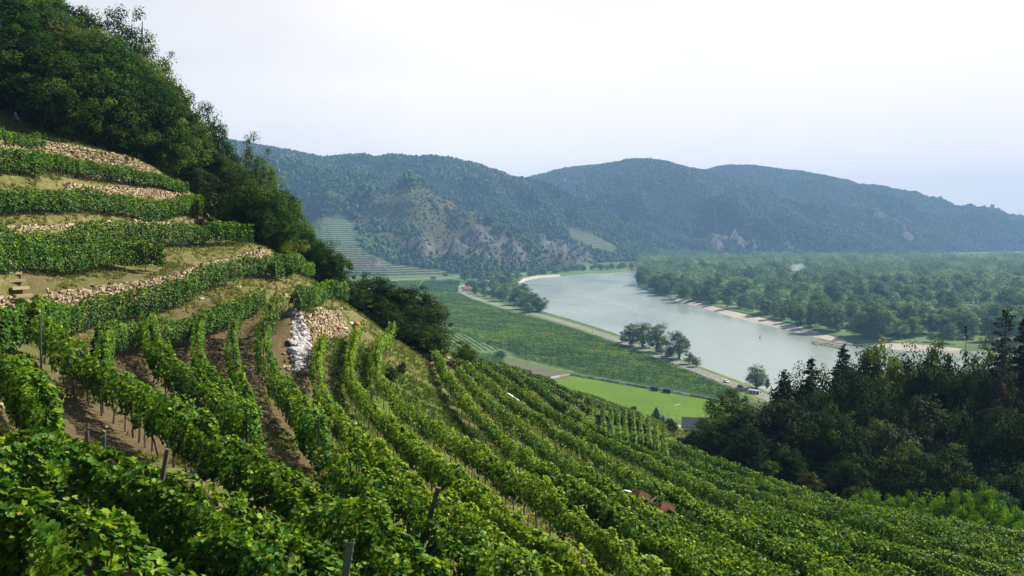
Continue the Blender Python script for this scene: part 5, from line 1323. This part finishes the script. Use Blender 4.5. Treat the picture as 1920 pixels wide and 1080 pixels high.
# ------------------------------------------------------------------ the walker
skin = simple('skin', (.50, .30, .21), .6, .1, 5); navy = simple('navy_cloth', (.03, .04, .07), .9, .3, 9); grey = simple('grey_cloth', (.09, .10, .12), .9, .3, 9); hair = simple('hair', (.05, .035, .025), .7, .3, 20)
p = hit(30, 243, 0, ymin=60, ymax=110); p[2] += 1.76; print('walker', p, proj(p))
def skinned(name, verts, edges, rad, mats, matf, parent, loc=(0,0,0)):
    me = bpy.data.meshes.new(name); me.from_pydata(verts, edges, [])
    ob = bpy.data.objects.new(name, me); C.objects.link(ob)
    md = ob.modifiers.new('s', 'SKIN'); sv = me.skin_vertices[0].data
    for i, q in enumerate(rad): sv[i].radius = (q, q)
    sv[0].use_root = True
    ob.modifiers.new('d', 'SUBSURF').levels = 1
    dg = bpy.context.evaluated_depsgraph_get(); ev = ob.evaluated_get(dg); m2 = bpy.data.meshes.new_from_object(ev)
    bpy.data.objects.remove(ob); m2.materials.clear()
    for mm in mats: m2.materials.append(mm)
    for pl in m2.polygons: pl.material_index = matf(pl.center); pl.use_smooth = True
    return link(name, m2, parent, loc)
def make_person(root, pose='stand'):
    if pose == 'stand':
        V = [(0,0,.95),(0,.01,1.15),(0,.02,1.38),(0,.02,1.50),(0,.03,1.60),(0,.03,1.70),(-.10,0,.92),(-.12,.10,.52),(-.12,.02,.10),(-.12,.14,.05),(.10,0,.92),(.12,-.06,.50),(.12,-.20,.12),(.12,-.08,.06),(-.19,.02,1.42),(-.27,-.02,1.15),(-.25,.10,.92),(-.25,.13,.84),(.19,.02,1.42),(.27,.02,1.15),(.25,.14,.93),(.25,.17,.85)]
        E_ = [(0,1),(1,2),(2,3),(3,4),(4,5),(0,6),(6,7),(7,8),(8,9),(0,10),(10,11),(11,12),(12,13),(2,14),(14,15),(15,16),(16,17),(2,18),(18,19),(19,20),(20,21)]
        Rr = [.14,.13,.15,.06,.10,.085,.10,.07,.045,.04,.10,.07,.045,.04,.065,.045,.035,.03,.065,.045,.035,.03]
    else:
        V = [(0,0,.85),(0,.06,1.05),(0,.16,1.28),(0,.20,1.40),(0,.22,1.50),(0,.22,1.60),(-.12,.02,.82),(-.22,.38,.72),(-.20,.30,.32),(-.20,.40,.28),(.12,.02,.82),(.22,.38,.72),(.20,.30,.32),(.20,.40,.28),(-.19,.16,1.32),(-.28,.36,1.15),(-.26,.58,1.08),(-.26,.64,1.07),(.19,.16,1.32),(.28,.36,1.15),(.26,.58,1.08),(.26,.64,1.07)]
        E_ = [(0,1),(1,2),(2,3),(3,4),(4,5),(0,6),(6,7),(7,8),(8,9),(0,10),(10,11),(11,12),(12,13),(2,14),(14,15),(15,16),(16,17),(2,18),(18,19),(19,20),(20,21)]
        Rr = [.15,.14,.16,.06,.11,.10,.10,.07,.05,.04,.10,.07,.05,.04,.07,.05,.04,.035,.07,.05,.04,.035]
    def mf(c):
        if c[2] > 1.46: return 0
        if abs(c[0]) > .22 and c[2] < 1.22 and c[2] > .78: return 0
        return 1 if c[2] > .95 else 2
    return skinned('body', V, E_, Rr, [skin, grey, navy], mf, root)
t = empty('person', (p[0], p[1], p[2] - 1.76), 'walker in dark clothes with a backpack on the path below the oaks', 'person'); t.rotation_euler = (0, 0, -.5)
make_person(t)
link('hair', blob_mesh('hair', [((0, .0, 1.71), (.105, .115, .09))], hair), t)
m = MB(); m.box((0, -.20, 1.25), (.30, .20, .48), taper=.8); m.box((0, -.31, 1.18), (.22, .07, .25), taper=.8); link('backpack', m.mesh('backpack', navy), t)
m = MB(); m.box((0, 0, -.15), (1.6, 1.4, .3)); 

# ------------------------------------------------------------------ things in the valley
def car(px, py, paint, label, rz_flip=False):
    p = on(px, py, PZ + .1); i = int(np.argmin(np.hypot(RP[:, 0] - p[0], RP[:, 1] - p[1]))); d = RP[min(i + 1, len(RP) - 1)] - RP[i - 1]; d /= np.linalg.norm(d)
    t = empty('parked_car' if False else 'car', (p[0], p[1], PZ + .1), label, 'car'); t.rotation_euler = (0, 0, math.atan2(d[1], d[0]) + (math.pi if rz_flip else 0))
    # side profile lofted across the width, narrower at the roof
    prof = [(-2.15,.35),(-2.2,.75),(-2.05,.98),(-1.55,1.02),(-1.05,1.42),(.35,1.45),(1.05,1.00),(1.95,.86),(2.18,.62),(2.15,.32)]
    V = []; 
    for y, k in ((-.86, 1), (-.86, 0), (.86, 0), (.86, 1)): pass
    for sy in (-1, 1):
        for x, z in prof: V.append((x, sy * (.88 if z < 1.05 else .68), z))
    n = len(prof); Fs = [tuple(range(n))[::-1], tuple(range(n, 2 * n))] + [(i, (i + 1) % n, (i + 1) % n + n, i + n) for i in range(n)]
    m = MB(); m.add(V, Fs); link('body', m.mesh('car_body', paint), t)
    m = MB(); V = []
    for sy in (-1, 1):
        for x, z in ((-1.38,1.06),(-1.0,1.38),(.32,1.40),(.88,1.06)): V.append((x, sy * .79, z))
    m.add([(x, (.885 if z < 1.1 else .70) * np.sign(y), z) for x, y, z in V], [(0, 1, 2, 3), (7, 6, 5, 4)]); m.add([(.42,-.62,1.42),(.42,.62,1.42),(1.02,.74,1.05),(1.02,-.74,1.05)], [(0,1,2,3)]); m.add([(-1.07,-.62,1.43),(-1.52,-.74,1.05),(-1.52,.74,1.05),(-1.07,.62,1.43)], [(0,1,2,3)])
    link('window', m.mesh('car_window', glass), t)
    for x in (-1.35, 1.35):
        for y in (-.8, .8):
            m = MB(); m.tube([(0, -.1, 0), (0, .1, 0)], .33, 12); link('wheel', m.mesh('wheel', blackp), t, (x, y, .33))
    for y in (-.62, .62): m = MB(); m.box((0, 0, 0), (.06, .34, .14)); link('headlight', m.mesh('headlight', whitep), t, (2.17, y, .68))
    return t
glass = simple('dark_glass', (.02, .025, .03), .1, .1, 1); 
cw = simple('white_car_paint', (.75, .76, .78), .3, .05, 1); cb = simple('dark_car_paint', (.02, .025, .04), .3, .1, 1); cs_ = simple('silver_car_paint', (.45, .52, .58), .3, .05, 1)
car(1362, 717, cw, 'white car on the riverside road, just left of the dark one'); car(1388, 726, cb, 'dark car on the riverside road by the near trees'); car(1244, 671, cs_, 'pale silver car on the road beside the willows', True)
def rider(px, py, label):
    p = on(px, py, PZ + .1); i = int(np.argmin(np.hypot(RP[:, 0] - p[0], RP[:, 1] - p[1]))); d = RP[i + 1] - RP[i - 1]; t = empty('motorcycle', (p[0], p[1], PZ + .1), label, 'motorcycle'); t.rotation_euler = (0, 0, math.atan2(d[1], d[0]) - math.pi / 2)
    for y in (-.68, .72): m = MB(); m.tube([(-.07, 0, 0), (.07, 0, 0)], .33, 12); link('wheel', m.mesh('wheel', blackp), t, (0, y, .33))
    m = MB(); m.box((0, .0, .55), (.28, .8, .42), taper=.8); m.box((0, -.35, .82), (.26, .75, .12)); m.box((0, .28, .86), (.28, .42, .26), taper=.7); m.tube([(0, .72, .33), (0, .45, 1.05)], .05, 6); m.tube([(-.36, .45, 1.05), (.36, .45, 1.05)], .025, 6); link('body', m.mesh('motorcycle_body', blackp), t)
    q = empty('person', (p[0], p[1], PZ + .1), 'helmeted rider sitting on the dark motorcycle', 'person'); q.rotation_euler = t.rotation_euler; o = make_person(q, 'ride'); link('helmet', blob_mesh('helmet', [((0, .22, 1.57), (.15, .17, .16))], blackp), q)
rider(1111, 623, 'dark motorcycle on the riverside road above the vineyard')

# football pitch furniture
pw = simple('white_tube', (.78, .78, .76), .5, .05, 1); net = simple('goal_net', (.55, .56, .52), .9, .1, 1); netg = simple('green_net', (.05, .20, .12), .9, .2, 2)
def goal(c, ang, w, h, dp, label, nm, nmat):
    t = empty('football_goal', (c[0], c[1], PZ + .06), label, 'goal'); t.rotation_euler = (0, 0, ang)
    m = MB(); m.tube([(-w/2, 0, 0), (-w/2, 0, h), (w/2, 0, h), (w/2, 0, 0)], .07, 8); m.tube([(-w/2, 0, h), (-w/2, dp*.4, h), (-w/2, dp, 0)], .04, 6); m.tube([(w/2, 0, h), (w/2, dp*.4, h), (w/2, dp, 0)], .04, 6); m.tube([(-w/2, dp, 0), (w/2, dp, 0)], .04, 6)
    link('frame', m.mesh('goal_frame', nm), t)
    m = MB()
    for k in range(int(w / .28) + 1):
        x = -w/2 + w * k / int(w / .28); m.tube([(x, .02, h), (x, dp*.4, h), (x, dp, 0)], .012, 3)
    for k in range(7): q = k / 7; m.tube([(-w/2, dp*.4 + dp*.6*q, h*(1-q)), (w/2, dp*.4 + dp*.6*q, h*(1-q))], .012, 3)
    link('net', m.mesh('goal_net', nmat), t)
ga = math.atan2(pd[1], pd[0])
gd = on(1279, 765) - on(1264, 769); goal(on(1271, 767), math.atan2(gd[1], gd[0]), 4.6, 2.2, 1.2, 'small white goal standing alone out on the pitch', pw, net)
gd = on(1264, 795) - on(1243, 789); goal(on(1253, 792), math.atan2(gd[1], gd[0]), 7.3, 2.44, 1.8, 'white goal with a green net behind the near touchline', pw, netg)
# advertising boards along two sides
bcols = {'white': (.82,.83,.84), 'grey-blue': (.36,.43,.50), 'yellow': (.65,.48,.06), 'dark red': (.28,.06,.05), 'black': (.03,.03,.04), 'pale blue': (.35,.45,.55)}
bm_ = {k: simple('board_' + k.replace(' ', '_').replace('-', '_'), v, .6, .12, 2) for k, v in bcols.items()}
seq = ['white','black','grey-blue','white','grey-blue','yellow','grey-blue','dark red','white','grey-blue','dark red','pale blue','white','grey-blue','dark red','black','pale blue','black','white','white','pale blue','white','dark red','dark red','pale blue','white','grey-blue']
rb = np.random.default_rng(4)
def board(c, ang, k, group, num, w=4.6):
    t = empty('advertising_board', (c[0], c[1], PZ), f'{k} advertising board, {ORD2[num]} along the {group}, counted from the tilled strip', 'advertising board', f'{k} boards along the {group}'); t.rotation_euler = (0, 0, ang)
    m = MB(); m.box((0, 0, .62), (w, .06, 1.05)); link('panel', m.mesh('panel', bm_[k]), t)
    m = MB(); x = -w / 2 + .3; cc = [q for q in bcols if q != k]
    while x < w / 2 - .5: a = rb.uniform(.25, .8); m.box((x + a / 2, -.034, .62 + rb.normal(0, .06)), (a, .006, rb.uniform(.25, .6))); x += a + rb.uniform(.1, .35)
    link('marking', m.mesh('marking', bm_[cc[rb.integers(len(cc))]]), t)
    m = MB()
    for s in (-w / 2 + .2, w / 2 - .2): m.box((s, .08, .6), (.07, .07, 1.25))
    link('support', m.mesh('support', pw), t)
B0 = A1 + pn * .5 - pd * 4
for i in range(24):
    c = B0 + pd * (4.8 * i + 2); board(c, ga, seq[(i + 4) % len(seq)], 'far side', i)
for i, k in enumerate(['grey-blue', 'yellow', 'white', 'white', 'black']):
    c = B0 + pn * (4.8 * i + 2.6) - pd * .5; board(c, ga + math.pi / 2 * (1 if True else -1), k, 'short end', i)
for px, lab in ((1222, 'dark dugout shelter on the far touchline, left one'), (1262, 'dark dugout shelter on the far touchline, right one')):
    c = B0 + pd * ((on(px, 734)[:2] - B0) @ pd) + pn * 1.6
    t = empty('dugout', (c[0], c[1], PZ + .05), lab, 'shelter', 'dugouts on the far touchline'); t.rotation_euler = (0, 0, ga)
    m = MB(); m.box((0, .7, 1.05), (5.2, .08, 2.0)); m.box((0, .1, 2.08), (5.4, 1.5, .08), tilt=.12); m.box((-2.6, .2, 1.0), (.06, 1.1, 1.9)); m.box((2.55, .2, 1.0), (.06, 1.1, 1.9)); link('shell', m.mesh('shell', bm_['black']), t)
    m = MB(); m.box((0, .35, .42), (4.8, .4, .08)); [m.box((x, .35, .2), (.06, .3, .4)) for x in (-2, 0, 2)]; link('bench', m.mesh('bench', M['wood']), t)
    m = MB(); m.box((2.75, -.5, 1.0), (.14, .14, 2.0)); link('front_post', m.mesh('front_post', pw), t)
# ball-stop net posts and path on the near side
NP = [on(a, b)[:2] for a, b in ((1240, 787), (1254, 791), (1268, 795), (1281, 799), (1295, 803))]
t = empty('ball_stop_fence', (*NP[0], PZ), 'tall thin ball-stop fence with green netting at the near edge of the pitch', 'fence')
for q in NP: m = MB(); m.tube([(0, 0, 0), (0, 0, 4.6)], .07, 6); link('post', m.mesh('post', M['steel']), t, (q[0] - NP[0][0], q[1] - NP[0][1], 0))
m = MB()
for a, b in zip(NP[:-1], NP[1:]):
    a, b = a - NP[0], b - NP[0]
    for k in range(9): m.tube([(*a, .1 + .25 * k), (*b, .1 + .25 * k)], .018, 3)
    for k in range(12): q = a + (b - a) * k / 12; m.tube([(*q, 0), (*q, 2.2)], .018, 3)
link('netting', m.mesh('netting', netg), t)
ribbon('concrete_path', [(1236, 788), (1250, 793), (1275, 799), (1295, 804)], 3.2, PZ + .09, M['gravel'])
# houses
plaster = simple('pale_plaster', (.62, .58, .52), .95, .08, 1.5); slate = simple('dark_slate_roof', (.045, .042, .055), .7, .35, 2); redroof = simple('red_tile_roof', (.26, .10, .07), .85, .3, 1.5)
def house(c, L, Wd, wh, rh, ang, label, roofm, wallm, chim=True, nwin=4, name='house', group=None):
    t = empty(name, (c[0], c[1], PZ + .02), label, 'house', group); t.rotation_euler = (0, 0, ang)
    m = MB(); m.box((0, 0, wh / 2), (L, Wd, wh)); m.add([(-L/2, -Wd/2, wh), (-L/2, Wd/2, wh), (-L/2, 0, wh + rh), (L/2, -Wd/2, wh), (L/2, Wd/2, wh), (L/2, 0, wh + rh)], [(0, 2, 1), (3, 4, 5)]); link('wall', m.mesh('wall', wallm), t)
    m = MB(); e = .5; k = rh / (Wd / 2)
    for s in (-1, 1):
        a = np.array([(-L/2-e, s*(Wd/2+e), wh - e*k), (L/2+e, s*(Wd/2+e), wh - e*k), (L/2+e, 0, wh+rh), (-L/2-e, 0, wh+rh)]); m.add(np.r_[a + (0, 0, .22), a + (0, 0, .02)], [(0,1,2,3), (7,6,5,4), (0,4,5,1), (1,5,6,2), (2,6,7,3), (3,7,4,0)])
    rf = link('roof', m.mesh('roof', roofm), t)
    if chim: m = MB(); m.box((0, 0, 0), (.7, .7, 1.8)); link('chimney', m.mesh('chimney', plaster), rf, (L * .22, .8, wh + rh * .8 + .6))
    for s in (-1, 1):
        for i in range(nwin):
            x = -L/2 + L * (i + .5) / nwin
            w = MB(); w.box((0, 0, 0), (1.1, .06, 1.3)); w_ = link('window', w.mesh('window', glass), t, (x, s * (Wd/2 + .02), wh * .55))
            w = MB(); w.box((0, s*.02, -.72), (1.3, .14, .08)); w.box((0, s*.02, .70), (1.25, .08, .08)); w.box((-.6, s*.02, 0), (.08, .08, 1.36)); w.box((.6, s*.02, 0), (.08, .08, 1.36)); link('frame', w.mesh('frame', pw), w_)
    d = MB(); d.box((0, 0, 1.05), (.06, 1.0, 2.1)); link('door', d.mesh('door', M['wood']), t, (L/2 + .03, 0, 0))
    return t
house(on(1306, 815)[:2], 12, 8, 4.2, 3.2, -.25, 'house with a dark slate roof half hidden by the wood, below the pitch', slate, plaster)
house(on(1332, 817)[:2], 8, 7, 3.6, 2.6, 1.2, 'small annexe with a brownish roof beside the dark-roofed house', simple('brown_roof', (.12, .085, .07), .8, .3, 2), plaster, False, 2)
house(on(1416, 738)[:2], 6, 3, 1.8, .4, ga + .1, 'low flat grey-roofed shed beside the riverside road', simple('grey_flat_roof', (.34, .34, .35), .8, .15, 2), plaster, False, 3, name='shed')
house(on(875, 546)[:2], 11, 7, 4, 3, .3, 'white house where the road bends behind the bank wood', redroof, plaster, True, 3)
r = np.random.default_rng(12)
for i, px in enumerate((1268, 1277, 1284, 1291, 1298, 1305, 1312, 1322)):
    house(on(px, 488.5 + r.uniform(-1, 1.2))[:2], r.uniform(14, 20), 11, r.uniform(7, 11), 6, r.random() * 3, ORD[i] + ' white house of the far village, counted along the foot of the hills', redroof, simple('white_plaster', (.78, .76, .72), .9, .05, 1) if i == 0 else bpy.data.materials['white_plaster'], False, 3, name='village_house', group='houses of the far village')
for i, px in enumerate((1372, 1575, 1857, 1868, 1891)):
    house(on(px, 486)[:2], 16, 10, 8, 5, r.random() * 3, ORD[i] + ' lone pale house along the far edge of the floodplain, beyond the village', redroof, bpy.data.materials['white_plaster'], False, 3, name='village_house', group='scattered far houses')
# castle ruin on the far right ridge
def hhit(px, py0, Yr=(1500, 4500)):
    d = ray(px, py0); d = d / d[1]; t_ = np.arange(*Yr, 5.); z = hz(d[0] * t_, t_); pys = proj(np.stack([d[0] * t_, t_, z], -1))[1]; i = int(np.argmin(pys)); return np.array([d[0] * t_[i], t_[i], z[i]])
p = hhit(1860, 404); t = empty('castle_ruin', (p[0], p[1], p[2] - 4), 'grey castle ruin on the ridge far to the side', 'castle ruin'); ruin = simple('ruin_stone', (.22, .20, .18), .95, .3, .2)
m = MB(); m.box((0, 0, 16), (14, 12, 34)); link('tower', m.mesh('tower', ruin), t)
m = MB(); m.box((-26, 0, 9), (38, 6, 20)); m.box((-40, 2, 14), (9, 8, 30)); m.box((24, 0, 7), (34, 6, 15), taper=.9); link('wall', m.mesh('wall', ruin), t)
# channel marker in the river
p = on(1425, 634, WZ); m = MB(); m.tube([(0, 0, -.5), (0, 0, .6), (0, 0, 1.2), (0, 0, 3.0)], [.6, .6, .2, .12], 10)
o = link('river_buoy', m.mesh('river_buoy', simple('dark_red_paint', (.10, .03, .03), .5, .2, 2)), loc=tuple(p)); o['label'] = 'small dark buoy standing in the river'; o['category'] = 'buoy'

poly_sheet('side_channel', pxpoly([(1468, 496), (1513, 496), (1518, 512), (1514, 521), (1490, 515), (1474, 506)]), PZ + .3, M['water'])
